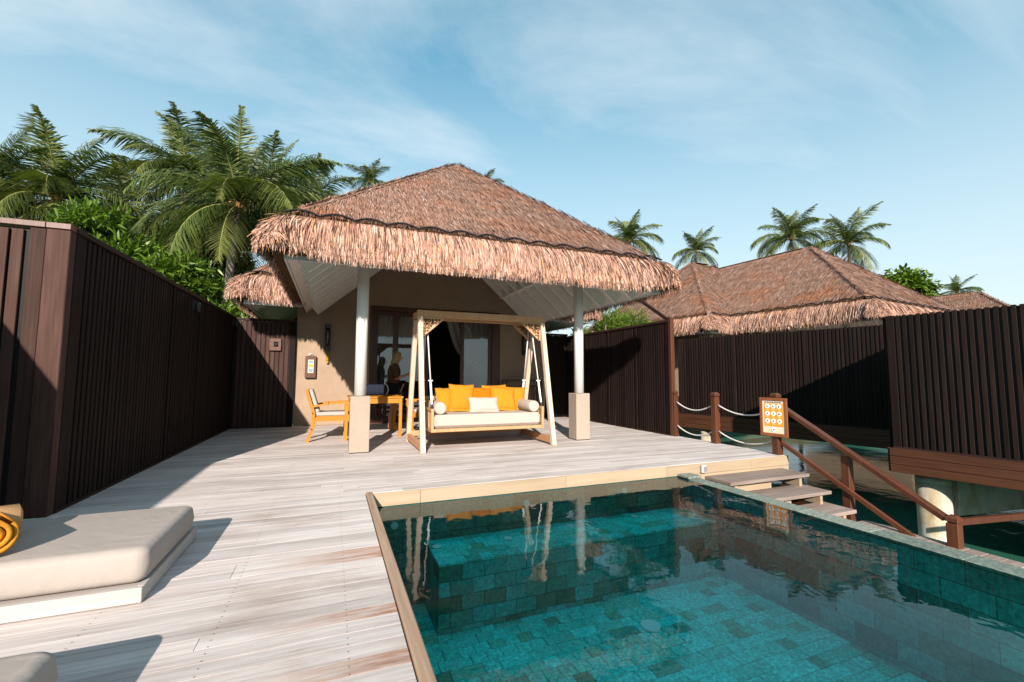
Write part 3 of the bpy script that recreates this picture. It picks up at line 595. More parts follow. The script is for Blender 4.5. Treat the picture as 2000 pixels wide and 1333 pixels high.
# ------------------------------------------------------------------ thatched villa, in its own space: origin below the front peak
def plane_rows(st, A, B, C, D, dens, course, ln, wd, lift, seedk=0):
    A, B, C, D = (np.array(p, float) for p in (A, B, C, D)); N_ = nrm(np.cross(B-A, ((C+D)/2-A))); N_ = N_ if N_[2] > 0 else -N_
    tdir = nrm(B-A); dn = np.cross(tdir, N_); dn = dn if dn[2] < 0 else -dn
    h = abs(np.dot((C+D)/2-A, dn)); nr = max(2, int(h/course))
    for r in range(nr+1):
        v = r/nr
        if v*h < ln*.30: continue
        a, b_ = A+(D-A)*v, B+(C-B)*v; L = np.linalg.norm(b_-a); n = int(L*dens)+2
        u = rng.random(n)[:, None]; vv = (rng.random(n)-.5)[:, None]*course*.9
        wave = .02*np.sin(u*L*2.3+r*1.7)+.012*np.sin(u*L*7.1+r)
        P = a+(b_-a)*u-dn*np.minimum(vv+ln*.6+wave, (1-v)*h)+N_*(.004+.012*rng.random((n, 1)))
        l = (ln*(.75+.5*rng.random(n)))[:, None]; yaw = (rng.normal(0, .11, n))[:, None]
        Dv = dn*l+tdir*l*yaw+N_*(lift*((.2+1.0*rng.random((n, 1))**1.5)*(1.5 if r % 4 == 0 else .8)))
        st.add(P, Dv, np.tile(tdir, (n, 1))+N_*rng.normal(0, .2, (n, 1)), np.tile(N_, (n, 1)), wd*(.6+.8*rng.random(n)), .008, np.clip(rng.normal(.52, .2, n)+.12*np.sin(r*2.4), 0, 1))
RS, RZ, SL = 2.9, 3.18, .869
WX, WY0, WY1 = 3.95, 1.1, 7.8
AP = 5.70; RE = (0, WY0+RS, AP); HP = 6.10; hd = (HP-RZ)/SL
PLN = [((-RS, -RS, RZ), (RS, -RS, RZ), (0, 0, AP), (0, 0, AP)),
       ((-RS, WY0, RZ), (-RS, -RS, RZ), (0, 0, AP), RE), ((RS, -RS, RZ), (RS, WY0, RZ), RE, (0, 0, AP)),
       ((-WX, WY0, RZ), (-RS, WY0, RZ), RE, (-WX+hd, WY0+hd, HP)), ((RS, WY0, RZ), (WX, WY0, RZ), (WX-hd, WY0+hd, HP), RE),
       (RE, RE, (WX-hd, WY0+hd, HP), (-WX+hd, WY0+hd, HP)),
       ((-WX, WY1, RZ), (-WX, WY0, RZ), (-WX+hd, WY0+hd, HP), (-WX+hd, WY0+hd, HP)), ((WX, WY0, RZ), (WX, WY1, RZ), (WX-hd, WY0+hd, HP), (WX-hd, WY0+hd, HP)),
       ((WX, WY1, RZ), (-WX, WY1, RZ), (-WX+hd, WY0+hd, HP), (WX-hd, WY0+hd, HP))]
PATH = [(-WX, WY1), (-WX, WY0), (-RS, WY0), (-RS, -RS), (RS, -RS), (RS, WY0), (WX, WY0), (WX, WY1)]
def segn(p, q):
    d = Vector((q[0]-p[0], q[1]-p[1])).normalized(); return Vector((-d.y, d.x))*-1      # outward = right of travel... checked below
def outward(p, q):
    n = segn(p, q); m = ((p[0]+q[0])/2, (p[1]+q[1])/2)
    return n if n.dot(Vector((m[0], m[1]-1.5))) > 0 or True else -n
def mitre(off):
    res = []
    for i, p in enumerate(PATH):
        ns = []
        if i > 0: ns.append(outward(PATH[i-1], p))
        if i < len(PATH)-1: ns.append(outward(p, PATH[i+1]))
        n = ns[0]+ns[1] if len(ns) == 2 and abs(ns[0].dot(ns[1])) < .5 else ns[0]
        res.append((p[0]+n.x*off, p[1]+n.y*off))
    return res
def make_villa():
    V = thing('thatched_villa', 'tan villa with a thatched porch on white columns behind the swing seat', 'villa')
    # roof shell and the straw lying on it
    rf_ = MB()
    for q in PLN: rf_.add([Vector(p)-Vector((0, 0, .03)) for p in q], [(0, 1, 2, 3)])
    for q in PLN: rf_.add([Vector(p)-Vector((0, 0, .22)) for p in q], [(3, 2, 1, 0)])
    roof = rf_.build('roof', M['straw_dark'], V)
    st = Strands()
    for i, q in enumerate(PLN[:-1]):
        if i == 5: continue
        near = i in (0,)
        plane_rows(st, *q, 150 if near else 112, .075 if near else .09, .33, .0105, .032)
    # hips and ridge: straw laid over the joints
    def hip(a, b_, na, nb, n):
        a, b_, na, nb = (np.array(x, float) for x in (a, b_, na, nb)); t_ = rng.random((n, 1))*.91+.09
        P = b_+(a-b_)*t_; side = rng.random((n, 1)); dn = nrm(a-b_)
        nn = nrm(na*side+nb*(1-side)); out_ = nrm(np.concatenate([nn[:, :2], np.zeros((n, 1))], 1))
        wv = nrm(np.cross(dn[None], nn)); sgn = np.where(side > .5, 1, -1)
        D = dn*(.20+.15*rng.random((n, 1)))+nrm(na-nb)[None]*(side-.5)*.16-np.array([0, 0, 1])*.02
        st.add(P+nn*(.012+.02*rng.random((n, 1))), D, wv, nn, .013+.011*rng.random(n), .008, np.clip(rng.normal(.5, .25, n), 0, 1))
    fn, ln_, rn_ = (0, -.66, .75), (-.66, 0, .75), (.66, 0, .75)
    hip((-RS+.2, -RS+.2, RZ+.17), (0, 0, AP), fn, ln_, 3600); hip((RS-.2, -RS+.2, RZ+.17), (0, 0, AP), fn, rn_, 3600)
    hip((-WX, WY0, RZ), (-WX+hd, WY0+hd, HP), fn, ln_, 1900); hip((WX, WY0, RZ), (WX-hd, WY0+hd, HP), fn, rn_, 1900)
    hip((0, .45, AP+.01), RE, ln_, rn_, 1800); hip((-WX+hd+.3, WY0+hd, HP), (WX-hd, WY0+hd, HP), fn, (0, .66, .75), 700)
    th = link('thatch', st.mesh('thatch', M['thatch']), roof); th['kind'] = 'stuff'
    # eave body
    prof = [(-.02, RZ-.02), (.10, RZ-.16), (.17, RZ-.36), (.15, RZ-.53), (-.02, RZ-.53), (-.02, RZ-.30)]
    eb = MB(); rings = [[(x, y, z) for x, y in [None]] if False else None for z in ()]
    cols = [[(*xy, z) for xy in mitre(o_)] for o_, z in prof]; m_ = len(prof); n_ = len(PATH)
    vs = [cols[j][i] for i in range(n_) for j in range(m_)]
    eb.add(vs, [(i*m_+j, i*m_+(j+1) % m_, (i+1)*m_+(j+1) % m_, (i+1)*m_+j) for i in range(n_-1) for j in range(m_)])
    ev = eb.build('eave', M['straw_dark'], V)
    fs = Strands()
    def fringe(P0, n2, flare, k):
        """P0 (n,2) on the scallop line, n2 (n,2) outward, flare (n,)"""
        n = len(P0); n3 = np.concatenate([n2, np.zeros((n, 1))], 1); tg = np.stack([-n2[:, 1], n2[:, 0], np.zeros(n)], 1); upv = np.array([0, 0, 1.0])
        o_ = np.where(flare > .9, flare, flare)[:, None]
        t0 = (k*.17+rng.random((n, 1))*.14); 
        # start on the roll, end lower on it
        def pr(t):
            r = .20*np.sin(np.clip(t, 0, 1.1)*PI/2)*(1+.95*o_); z = -.525*t**1.25*(1-.24*o_); return r, z
        r0, z0 = pr(t0); t1 = np.minimum(t0+.46+.2*rng.random((n, 1)), 1.0+.20*rng.random((n, 1))**2); r1, z1 = pr(t1)
        B0 = np.concatenate([P0, np.full((n, 1), RZ)], 1)
        lift = .006+.045*rng.random((n, 1))**1.5
        S_ = B0+n3*(r0+.01)+upv*z0; E_ = B0+n3*(r1+lift+.02)+upv*(z1)+tg*rng.normal(0, .028, (n, 1))*(1+1.5*o_)+upv*o_*rng.normal(0, .05, (n, 1))
        D = E_-S_; wv = tg+n3*rng.normal(0, .8, (n, 1))
        fs.add(S_, D, wv, nrm(n3+upv*.6), .0065+.009*rng.random(n), .02, np.clip(rng.normal(.52, .27, n)-.12*(np.sin(t0[:, 0]*23)>.4), 0, 1), .3)
    for i in range(len(PATH)-1):
        p, q = np.array(PATH[i], float), np.array(PATH[i+1], float); L = np.linalg.norm(q-p); n2 = outward(PATH[i], PATH[i+1])
        dens = 290 if i == 3 else (200 if i in (1, 2, 4, 5) else 110)
        for k in range(6):
            n = int(L*dens); u = rng.random(n); fl = np.zeros(n)
            def cvx(j): return j in (1, 3, 4, 6)
            if cvx(i): fl = np.maximum(fl, np.clip(1-u*L/.55, 0, 1)**1.5*.75)
            if cvx(i+1): fl = np.maximum(fl, np.clip(1-(1-u)*L/.55, 0, 1)**1.5*.75)
            nn = np.tile(np.array(n2), (n, 1)).astype(float)
            dirv = (q-p)/L
            if cvx(i): nn -= dirv*(np.clip(1-u*L/.55, 0, 1)**1.3*.6)[:, None]
            if cvx(i+1): nn += dirv*(np.clip(1-(1-u)*L/.55, 0, 1)**1.3*.6)[:, None]
            scal = .05*np.abs(np.sin(u*L*PI/.43))**.6
            fringe(p+(q-p)*u[:, None]-np.array(n2)*(.02), nrm(nn), fl, k)
    for j in (1, 3, 4, 6):
        n1_, n2_ = np.array(outward(PATH[j-1], PATH[j])), np.array(outward(PATH[j], PATH[j+1]))
        for k in range(6):
            n = 260; a = rng.random((n, 1)); nn = nrm(n1_*a+n2_*(1-a)+(n1_+n2_)*.25)
            fringe(np.tile(np.array(PATH[j], float), (n, 1))-nn*.05, nn, np.full(n, .9), k)
    o = link('eave_straw', fs.mesh('eave_straw', M['fringe']), ev); o['kind'] = 'stuff'
    # scalloped cord along the top of the eave
    cd = MB(); base = [Vector((*p, RZ+.005)) for p in mitre(.06)]
    for i in range(1, len(base)-2) if True else ():
        p, q = base[i], base[i+1]; L = (q-p).length; nb_ = max(1, round(L/.43)); inn = -Vector((*outward(PATH[i], PATH[i+1]), 0))*.075+Vector((0, 0, .078))
        pts = []
        for b2 in range(nb_):
            for s_ in range(6): tt = (b2+s_/6)/nb_; pts.append(p.lerp(q, tt)+inn*math.sin(PI*s_/6))
        pts.append(q); cd.tube(pts, .013, 6)
    cd.build('binding_cord', M['cord'], ev)
    # ceilings
    CZ, CR = 2.62, 2.90; ca = CZ+CR*SL
    one('ceiling', M['ceil'], V, lambda s: (s.add([(-CR, 2.19, CZ), (-CR, -CR, CZ), (0, 0, ca), (0, 2.19, ca)], [(0, 1, 2, 3)]), s.add([(CR, -CR, CZ), (CR, 2.19, CZ), (0, 2.19, ca), (0, 0, ca)], [(0, 1, 2, 3)]), s.add([(-CR, -CR, CZ), (CR, -CR, CZ), (0, 0, ca)], [(0, 1, 2)])))
    one('eave_board', M['white'], V, lambda s: (s.box(-CR-.03, -CR-.004, -CR-.03, 2.19, CZ-.025, CZ+.06), s.box(CR+.004, CR+.03, -CR-.03, 2.19, CZ-.025, CZ+.06), s.box(-CR-.003, CR+.003, -CR-.03, -CR-.004, CZ-.025, CZ+.06)))
    for sx in (-1, 1):
        one('wing_soffit', M['ceil'], V, lambda s: (s.add([(sx*3.97, 1.08, CZ), (sx*2.93, 1.08, CZ), (sx*2.93, 2.12, CZ+.90)], [(0, 1, 2)]), s.add([(sx*3.97, 1.08, CZ), (sx*2.93, 2.12, CZ+.90), (sx*2.93, 7, CZ+.90), (sx*3.97, 7, CZ)], [(0, 1, 2, 3)])))
        one('eave_board', M['white'], V, lambda s: (s.box(sx*3.975, sx*4.0, 1.05, 7, CZ-.06, CZ+.05), s.box(sx*2.94, sx*3.97, 1.05, 1.075, CZ-.06, CZ+.05)))
        for k in range(11):
            y = 1.25+k*.16; x1_ = max(2.95, 3.97-max(0, y-1.08)); z1_ = CZ+(3.97-x1_)*SL
            one('soffit_batten', M['ceil'], V, lambda s: s.bar((sx*3.96, y, CZ-.015), (sx*x1_, y, z1_-.02), .05, .03, (0, 1, 0)))
    def raf(p, q, wd=.055, ht=.20):
        p, q = Vector(p), Vector(q); dz = Vector((0, 0, -ht*.5/.755-.004)); one('rafter', M['rafter'], V, lambda s: s.bar(p+dz, q+dz, wd, ht))
    for sx in (-1, 1):
        for k in range(10):
            y = -2.45+k*.5; r = max(.1, -y) if y < 0 else .1
            raf((sx*(CR-.16), y, CZ+.16*SL), (sx*(r+.06), y, ca-(r+.06)*SL))
        raf((sx*(CR-.45), -CR+.45, CZ+.45*SL), (sx*.1, -.1, ca-.1*SL), .07, .17)
    for k in range(11):
        x = -2.5+k*.5; r = max(.12, abs(x)+.06); raf((x, -CR+.40, CZ+.40*SL), (x, -r, ca-r*SL))
    one('ridge_beam', M['rafter'], V, lambda s: s.box(-.05, .05, -.05, 2.15, ca-.42, ca-.2))
    for sx in (-1, 1): one('tie_beam', M['rafter'], V, lambda s: s.box(sx*1.92-.06, sx*1.92+.06, -1.99, 2.19, 3.26, 3.42, .004))
    one('tie_beam', M['rafter'], V, lambda s: s.box(-1.98, 1.98, -1.98, -1.86, 3.42+.002, 3.58, .004))
    # columns
    for sx in (-1, 1):
        cx, cyy = sx*1.92, -1.86
        c = one('column', M['white'], V, lambda s: s.cyl((cx, cyy, .845), (cx, cyy, 3.42), .088, 28))
        one('plinth', M['plinth'], c, lambda s: s.box(cx-.142, cx+.142, cyy-.142, cyy+.142, .012, .84, .006))
        one('plinth_foot', M['metal'], c, lambda s: s.box(cx-.135, cx+.135, cyy-.135, cyy+.135, .001, .0118))
    # walls with a door opening; world x of the opening .82 .. 4.18
    dx0, dx1, dz = .815-2.32, 4.19-2.32, 2.86; xl, xr = -3.11, 3.20; WY = 2.2
    def wl(s):
        def seg(a, b_, z0):
            zt = lambda x: 3.45+(3.15-abs(x))*.42 if abs(x) > .2 else 3.45+2.95*.42
            xs = sorted({a, b_}|({0.0} if a < 0 < b_ else set()))
            for p, q in zip(xs[:-1], xs[1:]):
                s.prism([(p, WY+.1, z0), (q, WY+.1, z0), (q, WY+.1, zt(q)), (p, WY+.1, zt(p))], (0, -1, 0), .2)
        seg(xl, dx0, 0.002); seg(dx1, xr, 0.002); seg(dx0, dx1, dz)
        s.box(xl, xl+.2, WY+.2, 7.0, .002, 3.5); s.box(xr-.2, xr, WY+.2, 7.0, .002, 3.5); s.box(xl+.2, xr-.2, 6.8, 7.0, .002, 3.5)
    one('wall', M['wall'], V, wl)
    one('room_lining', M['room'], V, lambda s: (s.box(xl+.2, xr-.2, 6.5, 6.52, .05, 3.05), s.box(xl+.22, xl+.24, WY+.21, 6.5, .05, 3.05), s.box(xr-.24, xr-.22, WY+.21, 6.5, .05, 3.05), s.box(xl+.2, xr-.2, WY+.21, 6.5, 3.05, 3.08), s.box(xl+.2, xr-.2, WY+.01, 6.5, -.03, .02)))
    # sliding doors
    fy0, fy1 = WY-.015, WY+.12
    dr = one('door_frame', M['frame'], V, lambda s: (s.box(dx0, dx1, fy0, fy1, dz-.12, dz, .004), s.box(dx0, dx0+.09, fy0, fy1, .02, dz-.121, .004), s.box(dx1-.23, dx1, fy0, fy1, .02, dz-.121, .004), s.box(dx0, dx1, fy0, fy1, .0, .019)))
    for (a, b_, yy, nm) in ((.905, 1.46, .02, 'left'), (1.40, 2.26, .06, 'mid'), (3.09, 3.96, .02, 'right')):
        a -= 2.32; b_ -= 2.32; y0 = WY+yy; sw = .10
        ps = one('door_panel', M['frame'], V, lambda s: (s.box(a, a+sw, y0, y0+.04, .025, dz-.125, .003), s.box(b_-sw, b_, y0, y0+.04, .025, dz-.125, .003), s.box(a+sw, b_-sw, y0, y0+.04, dz-.22, dz-.125, .003), s.box(a+sw, b_-sw, y0, y0+.04, .025, .17, .003)))
        one('pane', M['glass'], ps, lambda s: s.box(a+sw, b_-sw, y0+.017, y0+.023, .17, dz-.22))
    return V
villa = make_villa(); villa.location = (2.32, 9.0, 0)
v2 = copy_tree(villa); v2.location = (15.35, 10.1, 0); v2.rotation_euler = (0, 0, math.radians(6)); v2['label'] = 'neighbouring thatched villa with two roof peaks beyond the slatted walls on the right'
v3 = copy_tree(villa); v3.location = (30.2, 11.6, -.2); v3.rotation_euler = (0, 0, math.radians(11)); v3['label'] = 'farthest thatched villa, only its low roof showing at the right edge'
for v in (villa, v2, v3): v['group'] = 'thatched villas in a row'
# neighbour's deck and piles
nd_ = tag(empty('neighbour_deck', (12, 8, 0)), kind='structure')
one('floor_slab', M['tread'], nd_, lambda s: s.prism([(9.92, -.85, -.28), (18, -1.2, -.28), (19, 12, -.28), (10.25, 11.0, -.28), (11.55, 5.8, -.28), (11.6, 5.0, -.28), (9.12, 4.58, -.28)], (0, 0, 1), .3), (12, 8, 0))
def npile(x, y, r=.225):
    one('pile', M['concrete'], nd_, lambda s: (s.cyl((x, y, -3.4), (x, y, -.62), r, 20), s.cyl((x, y, -.618), (x, y, -.48), r*1.01, 20)), (12, 8, 0))
npile(9.42, 4.36); npile(10.5, 10.3, .14); npile(11.3, 2.9, .2)
one('concrete_beam', M['concrete'], nd_, lambda s: s.obox((11.3, 4.15, -.85), (1.5, -.2, 0), (.02, .16, 0), (0, 0, .30), .01), (12, 8, 0))

# ------------------------------------------------------------------ wall fittings on the villa
def sconce(x, label):
    T = thing('wall_lantern', label, 'lantern', (x, 11.18, 2.03), 0, 'tall bronze wall lanterns')
    one('backplate', M['metal'], T, lambda s: s.box(-.065, .065, -.02, .015, -.30, .30, .004))
    one('cage', M['metal'], T, lambda s: (s.box(-.065, .065, -.125, -.021, .22, .30, .004), s.box(-.065, .065, -.125, -.021, -.30, -.20, .004), s.box(-.065, -.045, -.125, -.105, -.199, .219), s.box(.045, .065, -.125, -.105, -.199, .219)))
    one('glass_tube', M['glass'], T, lambda s: s.cyl((0, -.07, -.19), (0, -.07, .21), .035, 14)); one('lamp_tube', M['greybox'], T, lambda s: s.cyl((0, -.06, -.19), (0, -.06, .19), .012, 8))
sconce(-.13, 'dark bronze lantern on the tan wall left of the door above a yellow tag'); sconce(4.90, 'dark bronze lantern on the tan wall right of the door behind the swing')
hg = thing('hanging_torch', 'small yellow torch hanging on the wall beneath the left lantern', 'torch', (-.12, 11.14, 1.6))
one('body', M['tag'], hg, lambda s: (s.cyl((0, 0, -.13), (0, 0, .04), .03, 12), s.cyl((0, 0, -.17), (0, 0, -.131), .022, 12, .03))); one('strap', M['tag'], hg, lambda s: s.tube([(0, 0, .04), (0, .01, .09), (0, .03, .12)], .008, 6))
ib = thing('notice_box', 'reddish wooden box with a printed strip on the sunlit tan wall', 'notice box', (-.47, 11.19, 1.34))
one('case', M['redwood'], ib, lambda s: s.box(-.115, .115, -.075, .0, -.25, .25, .006))
one('notice_sheet', M['paper'], ib, lambda s: s.box(-.055, .06, -.079, -.0755, -.135, .165))
one('print_band', M['signo'], ib, lambda s: s.box(-.045, .05, -.0815, -.0795, .0, .055)); one('print_band', M['sky_blue'], ib, lambda s: s.box(-.045, .05, -.0815, -.0795, -.12, -.03)); one('print_band', M['sky_blue'], ib, lambda s: s.box(-.045, .05, -.0815, -.0795, .09, .15))
one('lid_handle', M['steel'], ib, lambda s: s.tube([(-.06+.012*k, -.04, .26+.045*math.sin(PI*k/10)) for k in range(11)], .007, 6))

# ------------------------------------------------------------------ room contents seen through the door
def curtain(label, x0t, x1t, x0b, x1b, y, z0, z1, tie=None):
    nx, nz = 46, 16; V_ = []; 
    for j in range(nz+1):
        v = j/nz; z = z1+(z0-z1)*v; a = x0t+(x0b-x0t)*v; b_ = x1t+(x1b-x1t)*v
        if tie: k = math.exp(-((v-tie[0])/.16)**2)*tie[2]; c = tie[1]; a += (c-.06-a)*k; b_ += (c+.06-b_)*k
        for i in range(nx+1): u = i/nx; V_.append((a+(b_-a)*u, y+.035*math.sin(u*nx*.9+v*1.2), z))
    f = [(j*(nx+1)+i, j*(nx+1)+i+1, (j+1)*(nx+1)+i+1, (j+1)*(nx+1)+i) for j in range(nz) for i in range(nx)]
    b = MB((x0t, y, z0)); b.add(V_, f, True); tag(b.build('curtain', M['curtain'], None, (x0t, y, z0)), label, 'curtain', 'sheer curtains inside the sliding doors')
curtain('sheer pale curtain hanging behind the far left glass panel', .92, 1.55, .92, 1.25, 11.50, .06, 2.70)
curtain('sheer curtain swept aside and tied behind the second glass panel', 1.35, 2.35, 1.2, 1.6, 11.56, .06, 2.70, (.55, 1.2, .9))
curtain('sheer curtain swept aside behind the right hand glass panel', 2.75, 3.95, 3.55, 3.98, 11.52, .06, 2.70, (.6, 3.85, .9))
ct = thing('console_table', 'thin brown two tier console table against the wall right of the door', 'table', (4.73, 10.93, 0))
for z in (1.055, .90, .18): one('shelf', M['skirt'], ct, lambda s: s.box(-.53, .53, -.16, .16, z-.025, z, .003)) if z < 1 else one('top_rail', M['skirt'], ct, lambda s: (s.box(-.53, .53, -.16, -.13, z-.03, z), s.box(-.53, .53, .13, .16, z-.03, z)))
for a in (-.51, .51):
    for b_ in (-.145, .145): one('leg', M['skirt'], ct, lambda s: s.box(a-.018, a+.018, b_-.014, b_+.014, 0, 1.024))
for k in range(6): one('slat', M['skirt'], ct, lambda s: s.box(.2+k*.05, .215+k*.05, -.15, -.135, .182, .872))

# ------------------------------------------------------------------ dining set
def dining_chair(label, loc, rz):
    T = thing('dining_chair', label, 'chair', loc, rz, 'golden teak armchairs at the table')      # faces +x
    for sy_ in (-1, 1):
        y = sy_*.27
        one('leg', M['teak'], T, lambda s: s.box(.245, .30, y-.026, y+.026, 0, .655, .004))
        one('leg', M['teak'], T, lambda s: (s.bar((-.35, y, .0), (-.27, y, .22), .05, .055, (0, 1, 0)), s.bar((-.272, y, .21), (-.26, y, .50), .05, .055, (0, 1, 0)), s.bar((-.26, y, .49), (-.385, y, .90), .05, .05, (0, 1, 0))))
        one('armrest', M['teak'], T, lambda s: (s.bar((-.33, y, .60), (-.02, y, .655), .065, .032, (0, 1, 0)), s.bar((-.03, y, .655), (.32, y, .668), .065, .032, (0, 1, 0))))
        one('seat_rail', M['teak'], T, lambda s: s.box(-.26, .246, y-.016, y+.016, .35, .42))
    one('seat_rail', M['teak'], T, lambda s: (s.box(.255, .285, -.243, .243, .35, .42), s.box(-.285, -.255, -.243, .243, .35, .42)))
    one('seat', M['teak'], T, lambda s: s.box(-.25, .25, -.253, .253, .421, .437))
    one('back_rail', M['teak'], T, lambda s: (s.bar((-.374, -.243, .865), (-.374, .243, .865), .03, .06), s.bar((-.30, -.243, .62), (-.30, .243, .62), .03, .04)))
    for k in range(5): yy = -.18+.09*k; one('back_slat', M['teak'], T, lambda s: s.bar((-.295, yy, .645), (-.362, yy, .835), .035, .014, (0, 1, 0)))
    one('seat_cushion', M['seatpad'], T, lambda s: s.box(-.24, .26, -.24, .24, .438, .505, .028))
    one('back_cushion', M['seatpad'], T, lambda s: s.obox((-.262, 0, .70), (.035, 0, .010), (0, .225, 0), (-.066, 0, .20), .028))
    return T
dining_chair('teak armchair with stone cushions at the left end of the table', (-.02, 8.72, 0), 0)
dining_chair('teak armchair half hidden behind the swing at the right end of the table', (1.72, 8.95, 0), PI)
tb = thing('dining_table', 'square golden teak dining table behind the left column', 'table', (.78, 9.1, 0))
for k in range(7): one('tabletop_slat', M['teak'], tb, lambda s: s.box(-.49, .49, -.48+k*.138, -.348+k*.138, .725, .755, .003))
one('apron', M['teak'], tb, lambda s: (s.box(-.44, .44, -.46, -.435, .63, .724), s.box(-.44, .44, .435, .46, .63, .724), s.box(-.46, -.441, -.43, .43, .63, .724), s.box(.441, .46, -.43, .43, .63, .724)))
for a in (-1, 1):
    for b_ in (-1, 1): one('leg', M['teak'], tb, lambda s: s.box(a*.443-.028, a*.443+.028, b_*.447-.03, b_*.447+.03, 0, .724, .004))
bag = thing('holdall', 'dark navy bag with a pale strap lying on the dining table', 'bag', (.80, 9.25, .755))
def superell(s, c, rx, ry, rz, p=.55, nu=20, nv=10):
    rings = []
    sg_ = lambda t: math.copysign(abs(t)**p, t)
    for j in range(nv+1):
        ph = -PI/2+PI*j/nv; rings.append([Vector(c)+Vector((rx*sg_(math.cos(ph))*sg_(math.cos(2*PI*i/nu)), ry*sg_(math.cos(ph))*sg_(math.sin(2*PI*i/nu)), rz*sg_(math.sin(ph)))) for i in range(nu)])
    s.loft(rings)
one('body', M['navy'], bag, lambda s: superell(s, (0, 0, .115), .27, .15, .115)); one('strap', M['rope'], bag, lambda s: s.tube([(.20, -.155, .02), (.24, -.17, .10), (.22, -.12, .2), (.17, -.05, .235)], .011, 6))
cup = thing('small_tin', 'small pale grey tin at the front edge of the table', 'tin', (.50, 8.78, .755)); one('body', M['steel'], cup, lambda s: s.cyl((0, 0, 0), (0, 0, .05), .06, 20)); one('lid', M['greybox'], cup, lambda s: s.cyl((0, 0, .0505), (0, 0, .062), .062, 20))

# ------------------------------------------------------------------ swing seat
sw = thing('swing_seat', 'pale timber frame with carved brackets and a cream bench hung on white ropes', 'swing', (2.36, 7.3, 0)); og = (2.36, 7.3, 0)
XL, XR = 1.275, 3.445; YF, YB, YTF, YTB, ZT = 6.63, 8.0, 7.08, 7.46, 2.205
for xx, nm in ((XL, 'l'), (XR, 'r')):
    one('leg', M['swing_sunlit'], sw, lambda s: s.bar((xx, YF, .0), (xx, YTF, ZT-.11), .075, .09, (1, 0, 0), .005), og)
    one('leg', M['swing_sunlit'], sw, lambda s: s.bar((xx, YB, .0), (xx, YTB, ZT-.11), .075, .09, (1, 0, 0), .005), og)
    one('base_rail', M['swing'], sw, lambda s: s.box(xx-.03, xx+.03, YF+.08, YB-.08, .035, .145, .004), og)
    one('side_beam', M['swing'], sw, lambda s: s.box(xx-.035, xx+.035, YTF+.036, YTB-.036, ZT-.108, ZT-.005, .004), og)
    for yy in (YTF, YTB):
        sgn = 1 if xx == XL else -1; xi = xx+sgn*.036
        br = one('corner_bracket', M['swing'], sw, lambda s: s.prism([(xi, yy, ZT-.112), (xi+sgn*.36, yy, ZT-.112), (xi+sgn*.34, yy, ZT-.15), (xi+sgn*.03, yy, ZT-.42), (xi, yy, ZT-.42)], (0, 1, 0), .036), og)
        def carve(s):
            for (a, c, r) in ((.05, .045, .026), (.11, .05, .03), (.17, .045, .026), (.225, .04, .022), (.275, .035, .016), (.05, .11, .028), (.045, .17, .026), (.04, .225, .022), (.035, .275, .016), (.105, .11, .026), (.16, .095, .022), (.10, .165, .022), (.205, .085, .014), (.085, .215, .014), (.14, .14, .016)):
                for tt in (0, 1):
                    pts = [(xi+sgn*(a+r*(1-.6*q/14)*math.cos(q*.62+tt*PI+a*30)), yy-.0195, ZT-.115-(c+r*(1-.6*q/14)*math.sin(q*.62+tt*PI+a*30))) for q in range(15)]
                    s.tube(pts, .0042, 4)
        one('carved_scrolls', M['fret'], br, carve, og)
for yy in (YTF, YTB): one('top_beam', M['swing'], sw, lambda s: s.box(XL-.045, XR+.045, yy-.035, yy+.035, ZT-.109, ZT, .005), og)
one('stretcher', M['swing'], sw, lambda s: s.box(XL+.032, XR-.032, YB-.11, YB-.05, .10, .19, .004), og)
bx0, bx1, by0, by1 = 1.42, 3.33, 6.76, 7.72
one('seat_base', M['swing'], sw, lambda s: (s.box(bx0, bx1, by0, by0+.035, .285, .335, .004), s.box(bx0, bx1, by1-.035, by1, .285, .335, .004), s.box(bx0, bx0+.035, by0+.036, by1-.036, .285, .335), s.box(bx1-.035, bx1, by0+.036, by1-.036, .285, .335), s.box(bx0+.036, bx1-.036, by0+.036, by1-.036, .30, .33)), og)
for xx in (bx0, bx1-.04):
    one('arm_frame', M['swing'], sw, lambda s: (s.box(xx, xx+.04, by0, by0+.05, .336, .645, .003), s.box(xx, xx+.04, by1-.05, by1, .336, .80, .003), s.box(xx, xx+.04, by0+.051, by1-.051, .60, .645, .003)), og)
    for k in range(8): yy = by0+.10+k*.107; one('arm_slat', M['swing'], sw, lambda s: s.box(xx+.012, xx+.028, yy-.028, yy+.028, .336, .599), og)
one('back_frame', M['swing'], sw, lambda s: (s.box(bx0+.041, bx1-.041, by1-.045, by1-.005, .75, .80, .003), s.box(bx0+.041, bx1-.041, by1-.045, by1-.005, .38, .42, .003)), og)
for k in range(17): xx = bx0+.12+k*.103; one('back_slat', M['swing'], sw, lambda s: s.box(xx-.025, xx+.025, by1-.033, by1-.017, .421, .749), og)
